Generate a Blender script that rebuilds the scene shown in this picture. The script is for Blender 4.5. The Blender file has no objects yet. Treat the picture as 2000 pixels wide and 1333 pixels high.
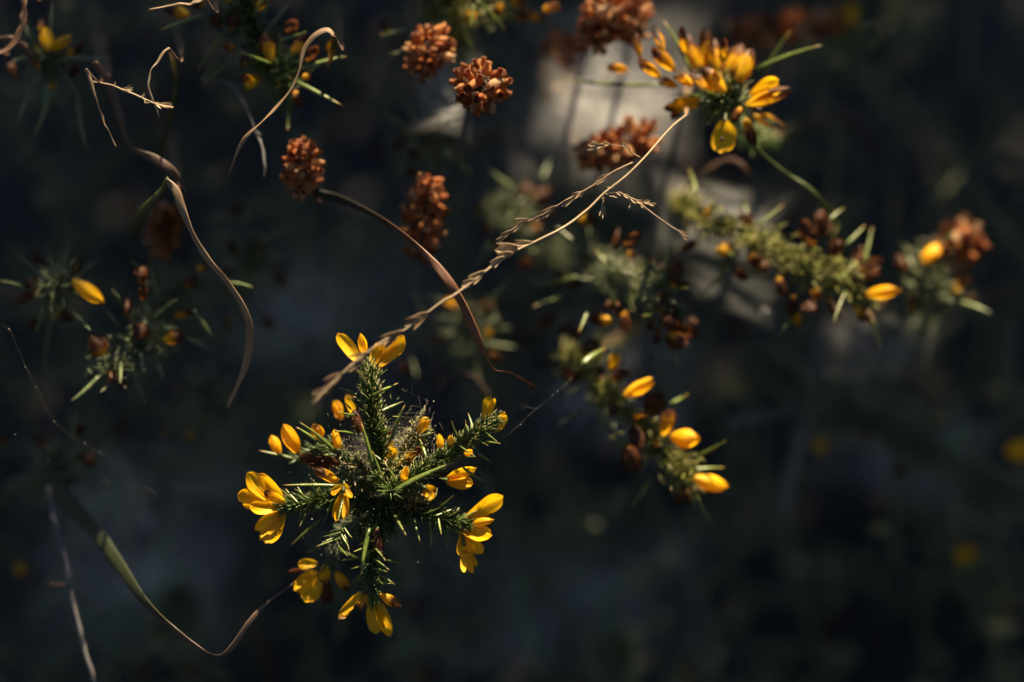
import bpy, math, random
import numpy as np

random.seed(7)
rng = np.random.default_rng(7)
scene = bpy.context.scene
col = scene.collection
R = math.radians
V = lambda *a: np.array(a, dtype=float)
def nrm(v):
    v = np.asarray(v, float); n = np.linalg.norm(v)
    return v / n if n > 1e-12 else v

# ------------------------------------------------------------------ camera
PITCH = R(45)
DIST = 0.79                                   # metres from the lens to the plane in focus
FOCUS = V(0, 0, 0.32)
FWD = V(0, math.cos(PITCH), -math.sin(PITCH))
UP = V(0, math.sin(PITCH), math.cos(PITCH))
RIGHT = V(1, 0, 0)
CAM = FOCUS - FWD * DIST
cam_data = bpy.data.cameras.new('camera')
cam = bpy.data.objects.new('camera', cam_data); col.objects.link(cam)
cam.location = CAM
cam.rotation_euler = (math.pi / 2 - PITCH, 0, 0)
cam_data.lens = 100; cam_data.sensor_width = 36
cam_data.clip_start = 0.02; cam_data.clip_end = 200
cam_data.dof.use_dof = True
cam_data.dof.focus_distance = DIST
cam_data.dof.aperture_fstop = 3.4
cam_data.dof.aperture_blades = 9
scene.camera = cam

# ------------------------------------------------------------------ light
SUN_EL, SUN_AZ = R(53), R(22)                 # azimuth measured from +Y towards +X
SUN = V(math.sin(SUN_AZ) * math.cos(SUN_EL), math.cos(SUN_AZ) * math.cos(SUN_EL), math.sin(SUN_EL))
world = bpy.data.worlds.new('World'); scene.world = world; world.use_nodes = True
wn = world.node_tree
sky = wn.nodes.new('ShaderNodeTexSky'); sky.sky_type = 'NISHITA'; sky.sun_disc = False
sky.sun_elevation = SUN_EL; sky.sun_rotation = SUN_AZ
sky.air_density = 0.7; sky.dust_density = 0.3
bg = wn.nodes['Background']; bg.inputs['Strength'].default_value = 0.05
wn.links.new(sky.outputs['Color'], bg.inputs['Color'])
sd = bpy.data.lights.new('sun', 'SUN'); sd.energy = 5.0; sd.angle = R(0.5); sd.color = (1.0, 0.80, 0.53)
sun = bpy.data.objects.new('sun', sd); col.objects.link(sun)
# a sun lamp shines along its local -Z
from mathutils import Vector, Quaternion, Matrix
sun.rotation_mode = 'QUATERNION'
sun.rotation_quaternion = Vector(SUN).to_track_quat('Z', 'Y')
sun.location = SUN * 3
scene.view_settings.view_transform = 'Standard'
scene.view_settings.look = 'None'
scene.view_settings.exposure = 2.0
scene.view_settings.gamma = 1.0
scene.view_settings.use_curve_mapping = False
scene.cycles.use_denoising = True
scene.cycles.max_bounces = 6
scene.cycles.use_adaptive_sampling = True
scene.cycles.adaptive_threshold = 0.02
scene.cycles.transparent_max_bounces = 24
scene.cycles.caustics_reflective = False
scene.cycles.caustics_refractive = False

# ------------------------------------------------------------------ placing
K = 0.36 * DIST / 2000.0                       # metres for one photograph pixel at the plane in focus
def P(px, py, d=0.0):
    """world point seen at a photograph pixel, d millimetres behind the plane in focus"""
    z = DIST + d * 0.001
    s = K * z / DIST
    return CAM + FWD * z + RIGHT * ((px - 1000) * s) + UP * ((666.5 - py) * s)
def SZ(w, d=0.0):
    return w * K * (DIST + d * 0.001) / DIST

# ------------------------------------------------------------------ materials
def new_mat(name):
    m = bpy.data.materials.new(name); m.use_nodes = True
    nt = m.node_tree; nt.nodes.clear()
    out = nt.nodes.new('ShaderNodeOutputMaterial')
    return m, nt, out
def node(nt, t, **kw):
    n = nt.nodes.new(t)
    for k, v in kw.items():
        if hasattr(n, k): setattr(n, k, v)
        else: n.inputs[k].default_value = v
    return n
def attr(nt, name):
    n = nt.nodes.new('ShaderNodeAttribute'); n.attribute_name = name
    return n.outputs['Fac']
def ramp(nt, fac, stops):
    n = nt.nodes.new('ShaderNodeValToRGB'); e = n.color_ramp.elements
    while len(e) > 1: e.remove(e[0])
    e[0].position = stops[0][0]; e[0].color = (*stops[0][1], 1)
    for p, c in stops[1:]:
        x = e.new(p); x.color = (*c, 1)
    nt.links.new(fac, n.inputs['Fac'])
    return n.outputs['Color']
def math_(nt, op, a, b=None, clamp=False):
    n = nt.nodes.new('ShaderNodeMath'); n.operation = op; n.use_clamp = clamp
    for i, x in enumerate((a, b)):
        if x is None: continue
        if isinstance(x, (int, float)): n.inputs[i].default_value = x
        else: nt.links.new(x, n.inputs[i])
    return n.outputs[0]
def mix_(nt, fac, a, b, mode='MIX'):
    n = nt.nodes.new('ShaderNodeMix'); n.data_type = 'RGBA'; n.blend_type = mode
    for key, x in (('Factor', fac), ('A', a), ('B', b)):
        s = [i for i in n.inputs if i.name == key and (key == 'Factor' and i.type == 'VALUE' or key != 'Factor' and i.type == 'RGBA')][0]
        if isinstance(x, (int, float)): s.default_value = x
        elif isinstance(x, tuple): s.default_value = (*x, 1)
        else: nt.links.new(x, s)
    return [o for o in n.outputs if o.type == 'RGBA'][0]
def noise(nt, scale, detail=3, rough=0.55, coord='Object', stretch=None):
    tc = nt.nodes.new('ShaderNodeTexCoord')
    src = tc.outputs[coord]
    if stretch:
        mp = nt.nodes.new('ShaderNodeMapping'); mp.inputs['Scale'].default_value = stretch
        nt.links.new(src, mp.inputs['Vector']); src = mp.outputs['Vector']
    n = nt.nodes.new('ShaderNodeTexNoise'); n.inputs['Scale'].default_value = scale
    n.inputs['Detail'].default_value = detail; n.inputs['Roughness'].default_value = rough
    nt.links.new(src, n.inputs['Vector'])
    return n.outputs['Fac']
def thin(nt, out, color, trans=0.45, rough=0.5, spec=0.35, bump=None, tcolor=None):
    """leaf or petal: reflects, lets light through and has a soft sheen"""
    p = nt.nodes.new('ShaderNodeBsdfPrincipled')
    nt.links.new(color, p.inputs['Base Color']); p.inputs['Roughness'].default_value = rough
    p.inputs['Specular IOR Level'].default_value = spec
    t = nt.nodes.new('ShaderNodeBsdfTranslucent')
    nt.links.new(tcolor if tcolor is not None else color, t.inputs['Color'])
    if bump is not None:
        b = nt.nodes.new('ShaderNodeBump'); b.inputs['Strength'].default_value = bump[1]
        b.inputs['Distance'].default_value = bump[2]
        nt.links.new(bump[0], b.inputs['Height'])
        nt.links.new(b.outputs['Normal'], p.inputs['Normal']); nt.links.new(b.outputs['Normal'], t.inputs['Normal'])
    m = nt.nodes.new('ShaderNodeMixShader'); m.inputs['Fac'].default_value = trans
    nt.links.new(p.outputs[0], m.inputs[1]); nt.links.new(t.outputs[0], m.inputs[2])
    nt.links.new(m.outputs[0], out.inputs['Surface'])

MAT = {}
def mat_petal():
    m, nt, out = new_mat('petal')
    t, w, v = attr(nt, 't'), attr(nt, 'w'), attr(nt, 'v')
    n1 = noise(nt, 500, 4)
    n2 = noise(nt, 2500, 2)
    fresh = ramp(nt, t, [(0.0, (0.42, 0.33, 0.03)), (0.2, (0.84, 0.52, 0.008)), (1.0, (0.90, 0.56, 0.006))])
    # faint orange veins running down the petal
    sx = nt.nodes.new('ShaderNodeCombineXYZ')
    nt.links.new(math_(nt, 'MULTIPLY', v, 9.0), sx.inputs[0]); nt.links.new(math_(nt, 'MULTIPLY', t, 0.9), sx.inputs[1])
    nt.links.new(attr(nt, 'r'), sx.inputs[2])
    vn = nt.nodes.new('ShaderNodeTexNoise'); vn.inputs['Scale'].default_value = 1.0; vn.inputs['Detail'].default_value = 3
    nt.links.new(sx.outputs[0], vn.inputs['Vector'])
    veins = math_(nt, 'MULTIPLY', math_(nt, 'SUBTRACT', vn.outputs['Fac'], 0.5, True), 2.2, True)
    fresh = mix_(nt, veins, fresh, (0.66, 0.26, 0.005))
    fresh = mix_(nt, math_(nt, 'MULTIPLY', attr(nt, 'r'), 0.38), fresh, (0.80, 0.31, 0.004))
    fresh = mix_(nt, math_(nt, 'MULTIPLY', math_(nt, 'POWER', math_(nt, 'ABSOLUTE', v), 6.0), 0.5), fresh, (0.70, 0.27, 0.004))
    aged = mix_(nt, n1, (0.48, 0.17, 0.006), (0.20, 0.055, 0.005))
    brown = mix_(nt, n2, (0.045, 0.016, 0.007), (0.13, 0.048, 0.017))
    # withering creeps in from the tip
    edge = math_(nt, 'ADD', math_(nt, 'SUBTRACT', t, math_(nt, 'SUBTRACT', 1.0, w)), math_(nt, 'MULTIPLY', math_(nt, 'SUBTRACT', n1, 0.5), 0.7))
    f_old = math_(nt, 'MULTIPLY', math_(nt, 'ADD', edge, 0.42), 1.5, True)
    f_old = math_(nt, 'MULTIPLY', f_old, math_(nt, 'MULTIPLY', w, 4.0, True))
    f_br = math_(nt, 'MULTIPLY', math_(nt, 'ADD', edge, 0.06), 5.0, True)
    f_br = math_(nt, 'MULTIPLY', f_br, math_(nt, 'MULTIPLY', w, 5.0, True))
    c = mix_(nt, f_old, fresh, aged); c = mix_(nt, f_br, c, brown)
    thin(nt, out, c, 0.5, 0.45, 0.3, (math_(nt, 'ADD', vn.outputs['Fac'], math_(nt, 'MULTIPLY', math_(nt, 'MULTIPLY', n1, w), 3.0)), 0.5, 0.0004))
    return m
def mat_leaf(name, base, mid, tip, tpos=0.8, rough=0.42, trans=0.22, dusty=0.0):
    m, nt, out = new_mat(name)
    t, r = attr(nt, 't'), attr(nt, 'r')
    c = ramp(nt, t, [(0.0, base), (0.45, mid), (tpos, mid), (min(0.99, tpos + 0.12), tip), (1.0, tuple(x * 0.55 for x in tip))])
    n = noise(nt, 900, 3)
    c = mix_(nt, math_(nt, 'MULTIPLY', math_(nt, 'POWER', r, 1.5), 0.85), c, tuple(x * 0.35 for x in mid))
    c = mix_(nt, math_(nt, 'MULTIPLY', math_(nt, 'SUBTRACT', n, 0.52, True), 2.5, True), c, tuple(min(1, x * 1.9 + 0.01) for x in mid))
    thin(nt, out, c, trans, rough, 0.5, (n, 0.4, 0.0003))
    return m
def mat_straw(name, dark, light, rough=0.45, trans=0.15, green=None):
    m, nt, out = new_mat(name)
    t, v = attr(nt, 't'), attr(nt, 'v')
    sx = nt.nodes.new('ShaderNodeCombineXYZ')
    nt.links.new(math_(nt, 'MULTIPLY', v, 7.0), sx.inputs[0]); nt.links.new(math_(nt, 'MULTIPLY', t, 6.0), sx.inputs[1])
    nt.links.new(attr(nt, 'r'), sx.inputs[2])
    fb = nt.nodes.new('ShaderNodeTexNoise'); fb.inputs['Scale'].default_value = 1.6; fb.inputs['Detail'].default_value = 5
    nt.links.new(sx.outputs[0], fb.inputs['Vector'])
    f = math_(nt, 'MULTIPLY', math_(nt, 'SUBTRACT', fb.outputs['Fac'], 0.36), 3.4, True)
    c = mix_(nt, f, dark, light)
    if green:
        g0, g1, gc = green
        gf = math_(nt, 'MULTIPLY', math_(nt, 'SUBTRACT', g1, math_(nt, 'ADD', t, math_(nt, 'MULTIPLY', math_(nt, 'SUBTRACT', fb.outputs['Fac'], .5), .3))), 1.0 / max(0.01, g1 - g0), True)
        c = mix_(nt, gf, c, gc)
    thin(nt, out, c, trans, rough, 0.45, (fb.outputs['Fac'], 0.6, 0.0003))
    return m
def mat_capsule():
    m, nt, out = new_mat('heather_capsule')
    oi = nt.nodes.new('ShaderNodeObjectInfo')
    t = attr(nt, 't')
    n = noise(nt, 900, 3)
    a = ramp(nt, oi.outputs['Random'], [(0.0, (0.30, 0.08, 0.02)), (0.35, (0.56, 0.19, 0.045)), (0.7, (0.74, 0.35, 0.11)), (1.0, (0.86, 0.60, 0.34))])
    c = mix_(nt, math_(nt, 'MULTIPLY', n, 0.3), a, (0.22, 0.06, 0.02))
    c = mix_(nt, math_(nt, 'MULTIPLY', math_(nt, 'SUBTRACT', t, 0.72), 6.0, True), c, (0.14, 0.04, 0.018))  # hollow of the mouth painted dark, as if shaded
    thin(nt, out, c, 0.58, 0.36, 0.5, (n, 0.6, 0.0005))
    return m
def mat_web():
    m, nt, out = new_mat('web_silk_sheet')
    n = noise(nt, 38, 6, 0.65); n2 = noise(nt, 240, 4, 0.7, stretch=(1, 0.25, 1)); n3 = noise(nt, 1600, 2)
    d = math_(nt, 'MULTIPLY', math_(nt, 'SUBTRACT', n, 0.28, True), 0.85, True)
    d = math_(nt, 'MULTIPLY', d, math_(nt, 'MULTIPLY', math_(nt, 'ADD', math_(nt, 'MULTIPLY', n2, 0.55), math_(nt, 'MULTIPLY', n3, 0.8)), 1.0))
    d = math_(nt, 'MULTIPLY', d, attr(nt, 'w'), True)
    df = nt.nodes.new('ShaderNodeBsdfDiffuse'); df.inputs['Color'].default_value = (0.78, 0.79, 0.8, 1)
    tl = nt.nodes.new('ShaderNodeBsdfTranslucent'); tl.inputs['Color'].default_value = (0.78, 0.79, 0.8, 1)
    mx = nt.nodes.new('ShaderNodeMixShader'); mx.inputs[0].default_value = 0.5
    nt.links.new(df.outputs[0], mx.inputs[1]); nt.links.new(tl.outputs[0], mx.inputs[2])
    tr = nt.nodes.new('ShaderNodeBsdfTransparent')
    m2 = nt.nodes.new('ShaderNodeMixShader')
    nt.links.new(d, m2.inputs[0]); nt.links.new(tr.outputs[0], m2.inputs[1]); nt.links.new(mx.outputs[0], m2.inputs[2])
    nt.links.new(m2.outputs[0], out.inputs['Surface'])
    return m
def mat_simple(name, a, b, scale=600, rough=0.6, spec=0.3, trans=0.0):
    m, nt, out = new_mat(name)
    n = noise(nt, scale, 4)
    c = mix_(nt, n, a, b)
    thin(nt, out, c, trans, rough, spec, (n, 0.6, 0.0005))
    return m
def mat_ground():
    m, nt, out = new_mat('peaty_soil')
    n = noise(nt, 9, 6, 0.65); n2 = noise(nt, 90, 5, 0.7)
    c = ramp(nt, n, [(0.3, (0.010, 0.010, 0.011)), (0.55, (0.028, 0.026, 0.025)), (0.75, (0.05, 0.045, 0.036))])
    c = mix_(nt, math_(nt, 'MULTIPLY', math_(nt, 'SUBTRACT', n2, 0.5, True), 2.0, True), c, (0.06, 0.05, 0.035))
    p = nt.nodes.new('ShaderNodeBsdfPrincipled'); nt.links.new(c, p.inputs['Base Color']); p.inputs['Roughness'].default_value = 0.9
    p.inputs['Specular IOR Level'].default_value = 0.15
    b = nt.nodes.new('ShaderNodeBump'); b.inputs['Strength'].default_value = 0.8; b.inputs['Distance'].default_value = 0.01
    nt.links.new(n2, b.inputs['Height']); nt.links.new(b.outputs['Normal'], p.inputs['Normal'])
    nt.links.new(p.outputs[0], out.inputs['Surface'])
    return m
MAT['petal'] = mat_petal()
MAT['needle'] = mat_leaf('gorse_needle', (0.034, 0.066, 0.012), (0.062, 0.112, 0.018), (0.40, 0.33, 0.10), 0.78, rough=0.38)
MAT['sunlit_needle'] = mat_leaf('sunlit_gorse_needle', (0.07, 0.09, 0.015), (0.27, 0.27, 0.055), (0.50, 0.42, 0.16), 0.78, trans=0.4)  # needles as if sunlit, brightness and glints put into the colour
MAT['dull_needle'] = mat_leaf('dull_gorse_needle', (0.12, 0.14, 0.07), (0.17, 0.20, 0.10), (0.20, 0.16, 0.06), 0.86)
MAT['bush_needle'] = mat_leaf('bush_gorse_needle', (0.03, 0.05, 0.018), (0.045, 0.07, 0.024), (0.09, 0.08, 0.03), 0.9)
MAT['spine'] = mat_leaf('gorse_spine', (0.035, 0.07, 0.012), (0.13, 0.17, 0.028), (0.55, 0.33, 0.09), 0.80, rough=0.32)
MAT['dull_spine'] = mat_leaf('dull_gorse_spine', (0.09, 0.125, 0.05), (0.15, 0.19, 0.075), (0.26, 0.17, 0.06), 0.86)
MAT['stem'] = mat_leaf('gorse_stem', (0.05, 0.055, 0.02), (0.06, 0.085, 0.02), (0.06, 0.09, 0.02), 0.9, rough=0.5, trans=0.0)
MAT['wood'] = mat_simple('woody_stem', (0.035, 0.024, 0.015), (0.08, 0.055, 0.035))
MAT['straw'] = mat_straw('dry_grass', (0.085, 0.045, 0.022), (0.40, 0.28, 0.16))
MAT['pale_straw'] = mat_straw('pale_dry_grass', (0.17, 0.11, 0.055), (0.56, 0.44, 0.27))
MAT['brown_straw'] = mat_straw('brown_dry_grass', (0.05, 0.026, 0.014), (0.16, 0.09, 0.05))
MAT['rust_straw'] = mat_straw('rusty_dry_grass', (0.045, 0.014, 0.006), (0.24, 0.105, 0.045), green=(0.14, 0.42, (0.010, 0.010, 0.004)))
MAT['arch_straw'] = mat_straw('browning_grass', (0.05, 0.028, 0.015), (0.20, 0.13, 0.085), green=(0.38, 0.60, (0.018, 0.024, 0.007)))
MAT['grey_straw'] = mat_straw('grey_weathered_grass', (0.06, 0.056, 0.058), (0.16, 0.15, 0.155))
MAT['green_blade'] = mat_straw('green_grass', (0.03, 0.05, 0.012), (0.06, 0.085, 0.018), trans=0.3)
MAT['yellow_tip'] = mat_straw('yellowing_grass', (0.36, 0.17, 0.015), (0.50, 0.27, 0.03), green=(0.55, 0.85, (0.045, 0.06, 0.012)))
MAT['capsule'] = mat_capsule()
MAT['web'] = mat_web()
MAT['silk'] = mat_simple('spider_silk', (0.62, 0.58, 0.46), (0.8, 0.76, 0.62), rough=0.35, trans=0.4)
MAT['dust'] = mat_simple('pale_plant_dust', (0.42, 0.38, 0.22), (0.75, 0.70, 0.50), 3000, trans=0.2)
MAT['frass'] = mat_simple('brown_frass', (0.30, 0.17, 0.05), (0.52, 0.33, 0.10), 2500, trans=0.15)
MAT['ground'] = mat_ground()
MAT['black'] = mat_simple('dark_speck', (0.01, 0.008, 0.006), (0.03, 0.02, 0.012))

# ------------------------------------------------------------------ mesh helpers
class MB:
    def __init__(s): s.v = []; s.f = []; s.t = []; s.w = []; s.u = []; s.r = []
    def add(s, verts, faces, t, v=None, w=0.0, r=None):
        o = len(s.v); n = len(verts)
        r = random.random() if r is None else r
        s.v.extend(verts); s.f.extend([tuple(i + o for i in q) for q in faces])
        s.t.extend(t); s.u.extend(v if v is not None else [0.0] * n)
        s.w.extend(w if hasattr(w, '__len__') else [w] * n); s.r.extend([r] * n)
    def mesh(s, name, mat, origin=(0, 0, 0), smooth=True):
        me = bpy.data.meshes.new(name)
        a = np.array(s.v, float) - np.asarray(origin, float)
        me.from_pydata(a.tolist(), [], s.f)
        for nm, d in (('t', s.t), ('w', s.w), ('v', s.u), ('r', s.r)):
            at = me.attributes.new(nm, 'FLOAT', 'POINT'); at.data.foreach_set('value', np.array(d, np.float32))
        if smooth: me.polygons.foreach_set('use_smooth', [True] * len(me.polygons))
        me.materials.append(MAT[mat]); me.update()
        return me

def link(name, data, parent=None, kind=None):
    o = bpy.data.objects.new(name, data); col.objects.link(o)
    if parent is not None: o.parent = parent
    if kind: o['kind'] = kind
    return o
ORIGIN = {}
def thing(name, label, cat, base, group=None):
    o = bpy.data.objects.new(name, None); col.objects.link(o)
    o.empty_display_size = 0.01
    o.location = base; ORIGIN[o.name] = np.array(base, float)
    o['label'] = label; o['category'] = cat; o['kind'] = 'thing'
    if group: o['group'] = group
    return o
def origin(o):
    while o.parent is not None: o = o.parent
    return ORIGIN[o.name]
def part(name, mb, mat, parent, kind=None):
    return link(name, mb.mesh(name, mat, origin(parent)), parent, kind)

def frames(pts):
    """tangents and a steady side vector along a curve"""
    pts = np.asarray(pts, float); T = np.gradient(pts, axis=0)
    T /= np.linalg.norm(T, axis=1)[:, None] + 1e-15
    a = V(0.3, 0.2, 0.93); s = nrm(np.cross(T[0], a)); S = []
    for t in T:
        s = nrm(s - t * np.dot(s, t)); S.append(s)
    return T, np.array(S)
def smooth_curve(ctrl, n):
    """Catmull-Rom through control rows (any width)"""
    c = np.asarray(ctrl, float); c = np.vstack([2 * c[0] - c[1], c, 2 * c[-1] - c[-2]])
    m = len(c) - 3; out = []
    for i in range(n):
        x = i / (n - 1) * m; k = min(int(x), m - 1); f = x - k
        p0, p1, p2, p3 = c[k:k + 4]
        out.append(0.5 * ((2 * p1) + (p2 - p0) * f + (2 * p0 - 5 * p1 + 4 * p2 - p3) * f ** 2 + (3 * p1 - p0 - 3 * p2 + p3) * f ** 3))
    return np.array(out)
def tube(mb, pts, rad, sides=6, flat=1.0, side=None, t=None, w=0.0, cap=True):
    pts = np.asarray(pts, float); n = len(pts)
    T, S = frames(pts)
    if side is not None:
        S = np.array([nrm(sv - tv * np.dot(sv, tv)) for sv, tv in zip(np.broadcast_to(side, pts.shape), T)])
    B = np.cross(T, S); rad = np.broadcast_to(rad, (n,))
    ang = np.linspace(0, 2 * math.pi, sides, endpoint=False)
    vs, ts, us = [], [], []
    for i in range(n):
        for a in ang:
            vs.append(pts[i] + (S[i] * math.cos(a) + B[i] * math.sin(a) * flat) * rad[i])
            ts.append(i / (n - 1) if t is None else t[i]); us.append(math.cos(a))
    fs = [(i * sides + j, i * sides + (j + 1) % sides, (i + 1) * sides + (j + 1) % sides, (i + 1) * sides + j) for i in range(n - 1) for j in range(sides)]
    if cap:
        fs.append(tuple(reversed(range(sides)))); fs.append(tuple((n - 1) * sides + j for j in range(sides)))
    mb.add(vs, fs, ts, us, w)
def needle(mb, base, tip, r, bow=0.0, sides=4, flat=0.55, r_=None):
    """one stiff pointed leaf: widest near a third of its length"""
    base = np.asarray(base, float); ax = tip - base; L = np.linalg.norm(ax); ax = ax / L
    s = nrm(np.cross(ax, V(random.uniform(-1, 1), random.uniform(-1, 1), random.uniform(-1, 1)))); b = np.cross(ax, s)
    vs, ts = [], []
    for u, q in ((0.0, 0.55), (0.3, 1.0), (0.7, 0.62)):
        c = base + ax * L * u + b * bow * L * 4 * u * (1 - u)
        for k in range(sides):
            a = 2 * math.pi * k / sides
            vs.append(c + (s * math.cos(a) + b * math.sin(a) * flat) * r * q); ts.append(u)
    vs.append(np.asarray(tip, float)); ts.append(1.0)
    fs = [(i * sides + j, i * sides + (j + 1) % sides, (i + 1) * sides + (j + 1) % sides, (i + 1) * sides + j) for i in range(2) for j in range(sides)]
    fs += [(2 * sides + j, 2 * sides + (j + 1) % sides, 3 * sides) for j in range(sides)]
    mb.add(vs, fs, ts, None, 0.0, r_)
def rounded(u, peak=0.6, base=0.35, blunt=0.55):
    """petal half-width profile"""
    if u < peak:
        x = u / peak; return base + (1 - base) * (1 - (1 - x) ** 2)
    x = (u - peak) / (1 - peak); return max(0.05, (1 - x ** 2.4) ** blunt)
def petal(mb, B, T, width, N, fold=55, bow=0.10, peak=0.6, base=0.35, wither=0.0, notch=0.0, crumple=0.0, nu=14, nv=8, lift=0.0, blunt=0.55):
    """a cupped petal from B to T whose hollow side faces N"""
    B = np.asarray(B, float); T = np.asarray(T, float)
    L = np.linalg.norm(T - B); e1 = (T - B) / L; e3 = nrm(N - e1 * np.dot(N, e1)); e2 = np.cross(e3, e1)
    vs, ts, us = [], [], []; ph = [random.uniform(0, 6.28) for _ in range(6)]; fm = R(fold)
    for i in range(nu):
        u = i / (nu - 1); hw = width * 0.5 * rounded(u, peak, base, blunt) * (1 + .05 * math.sin(7 * u + ph[2]))
        fo = fm * (1 - 0.45 * u) ; Rr = hw / max(0.2, math.sin(min(fo, math.pi / 2)))
        for j in range(nv):
            v = -1 + 2 * j / (nv - 1); a = v * fo
            x, z = Rr * math.sin(a), Rr * (1 - math.cos(a)) - Rr * (1 - math.cos(fo)) * 0.5
            uu = u - notch * max(0, 1 - abs(v) * 2.2) * max(0, (u - 0.7) / 0.3) + (0.022 * math.sin(4 * v + ph[4]) + .012 * math.sin(11 * v + ph[1])) * u
            cr = crumple * max(0, u - 0.35) ** 1.2 * width
            dz = bow * L * 4 * u * (1 - u) * -0.6 + lift * L * u * u + cr * (math.sin(5 * v + 9 * u + ph[0]) + 0.6 * math.sin(11 * u - 7 * v + ph[1]))
            dx = cr * 0.7 * math.sin(8 * u + 3 * v + ph[2]) + 0.03 * width * math.sin(5 * u + ph[3])
            rip = (0.03 * math.sin(6 * v + 5 * u + ph[5]) * u - .05 * math.exp(-(v * 5) ** 2) * (1 - u * .5) + .025 * math.sin(13 * v + 2 * u + ph[4])) * width
            vs.append(B + e1 * (L * uu) + e2 * (x + dx) + e3 * (z + dz + rip)); ts.append(u); us.append(v)
    fs = [(i * nv + j, i * nv + j + 1, (i + 1) * nv + j + 1, (i + 1) * nv + j) for i in range(nu - 1) for j in range(nv - 1)]
    mb.add(vs, fs, ts, us, wither)
def pod(mb, B, T, width, N, wither=0.0, gape=0.12, crumple=0.0, nu=11, nv=7):
    """a closed gorse flower or bud: two boat-shaped valves lipped together"""
    L = np.linalg.norm(T - B); e1 = nrm(T - B); e3 = nrm(N - e1 * np.dot(N, e1))
    for s in (1, -1):
        petal(mb, B - e3 * s * width * 0.02, T + e3 * s * (-gape * width) + e1 * L * random.uniform(-0.06, 0.0), width, e3 * s, fold=80, bow=0.14, peak=0.5, base=0.36, wither=wither, crumple=crumple, nu=nu, nv=nv, blunt=.72)
def facing(roll, ax):
    """direction to the camera turned by roll degrees about an axis"""
    ax = nrm(ax); n = -FWD; n = nrm(n - ax * np.dot(n, ax)); b = np.cross(ax, n)
    return n * math.cos(R(roll)) + b * math.sin(R(roll))
def foot_of(a, side=0.0, j=0.012):
    """where a leaning stem whose top is at a enters the ground"""
    a = np.asarray(a, float); v = nrm(a - CAM); f = a + v * ((a[2] + .005) / -v[2])
    return f + V(side + random.uniform(-j, j), random.uniform(-j, j), 0)
def needle_batch(mb, B, T, r, flat=.6):
    """many three-sided needles at once"""
    B = np.asarray(B); T = np.asarray(T); n = len(B); ax = T - B; L = np.linalg.norm(ax, axis=1)[:, None]; ax = ax / L
    s = np.cross(ax, rng.normal(size=(n, 3))); s /= np.linalg.norm(s, axis=1)[:, None]; b = np.cross(ax, s); r = np.broadcast_to(r, (n,))[:, None]
    vs = np.zeros((n, 7, 3))
    for q, (u, k) in enumerate(((0, .6), (.45, 1.0))):
        for i in range(3):
            a = 2 * math.pi * i / 3; vs[:, q * 3 + i] = B + ax * L * u + (s * math.cos(a) + b * math.sin(a) * flat) * r * k
    vs[:, 6] = T; o = len(mb.v); base = np.arange(n)[:, None] * 7 + o
    mb.v.extend(vs.reshape(-1, 3)); mb.t.extend(np.tile([0, 0, 0, .45, .45, .45, 1.0], n)); mb.u.extend(np.zeros(n * 7)); mb.w.extend(np.zeros(n * 7)); mb.r.extend(np.repeat(rng.random(n), 7))
    for q in ((0, 1, 4, 3), (1, 2, 5, 4), (2, 0, 3, 5), (3, 4, 6), (4, 5, 6), (5, 3, 6)): mb.f.extend(map(tuple, (base + np.array(q)).tolist()))
def root_stem(parent, a, lean=0.35, r=0.0012, name='stem', mat='wood', side=0.0, foot=None, leafy=None):
    """the woody stem that carries a shoot down to the ground"""
    a = np.asarray(a, float)
    mid = a * 0.5 + foot * 0.5 + V(random.uniform(-.008, .008), 0.02, 0.02)
    q = a * 0.85 + mid * 0.15
    pts = smooth_curve([a, q, mid, foot], 14)
    mb = MB(); tube(mb, pts, np.linspace(r, r * 2.0, 14), 6)
    st = part(name, mb, mat, parent)
    if leafy:                   # the lower shoot is spiny too
        n = 420; f = rng.random(n) ** 1.4 * 6.5; k = f.astype(int); B = pts[k] * (1 - (f - k))[:, None] + pts[k + 1] * (f - k)[:, None]
        v = rng.normal(size=(n, 3)) - nrm(pts[6] - pts[0]) * .5; v /= np.linalg.norm(v, axis=1)[:, None]; nb = MB()
        needle_batch(nb, B, B + v * rng.uniform(.003, .0075, (n, 1)), rng.uniform(.0002, .0004, n)); part('needles', nb, leafy, st, 'stuff')
    return st

# ------------------------------------------------------------------ setting
def build_ground():
    n = 150; lin = np.linspace(-1, 1, n); ax = np.sign(lin) * (np.abs(lin) ** 3.2) * 60 + lin * 0.9
    X, Y = np.meshgrid(ax, ax, indexing='ij'); Y = Y + 0.3
    Z = 0.012 * np.sin(X * 21 + 1.3) * np.cos(Y * 17) + 0.008 * np.sin(X * 47 + Y * 31) + 0.02 * np.sin(X * 5 + Y * 3.7) - 0.02
    Z = np.where(np.hypot(X, Y) > 4, 0.3 * np.sin(X * .25) * np.cos(Y * .21) - 0.02, Z)
    mb = MB(); vs = np.stack([X, Y, Z], -1).reshape(-1, 3)
    fs = [(i * n + j, (i + 1) * n + j, (i + 1) * n + j + 1, i * n + j + 1) for i in range(n - 1) for j in range(n - 1)]
    mb.add(list(vs), fs, [0.0] * len(vs))
    o = link('ground', mb.mesh('ground', 'ground')); o['kind'] = 'structure'
    o['label'] = 'dark peaty heath soil under the gorse'; o['category'] = 'ground'
build_ground()
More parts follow.
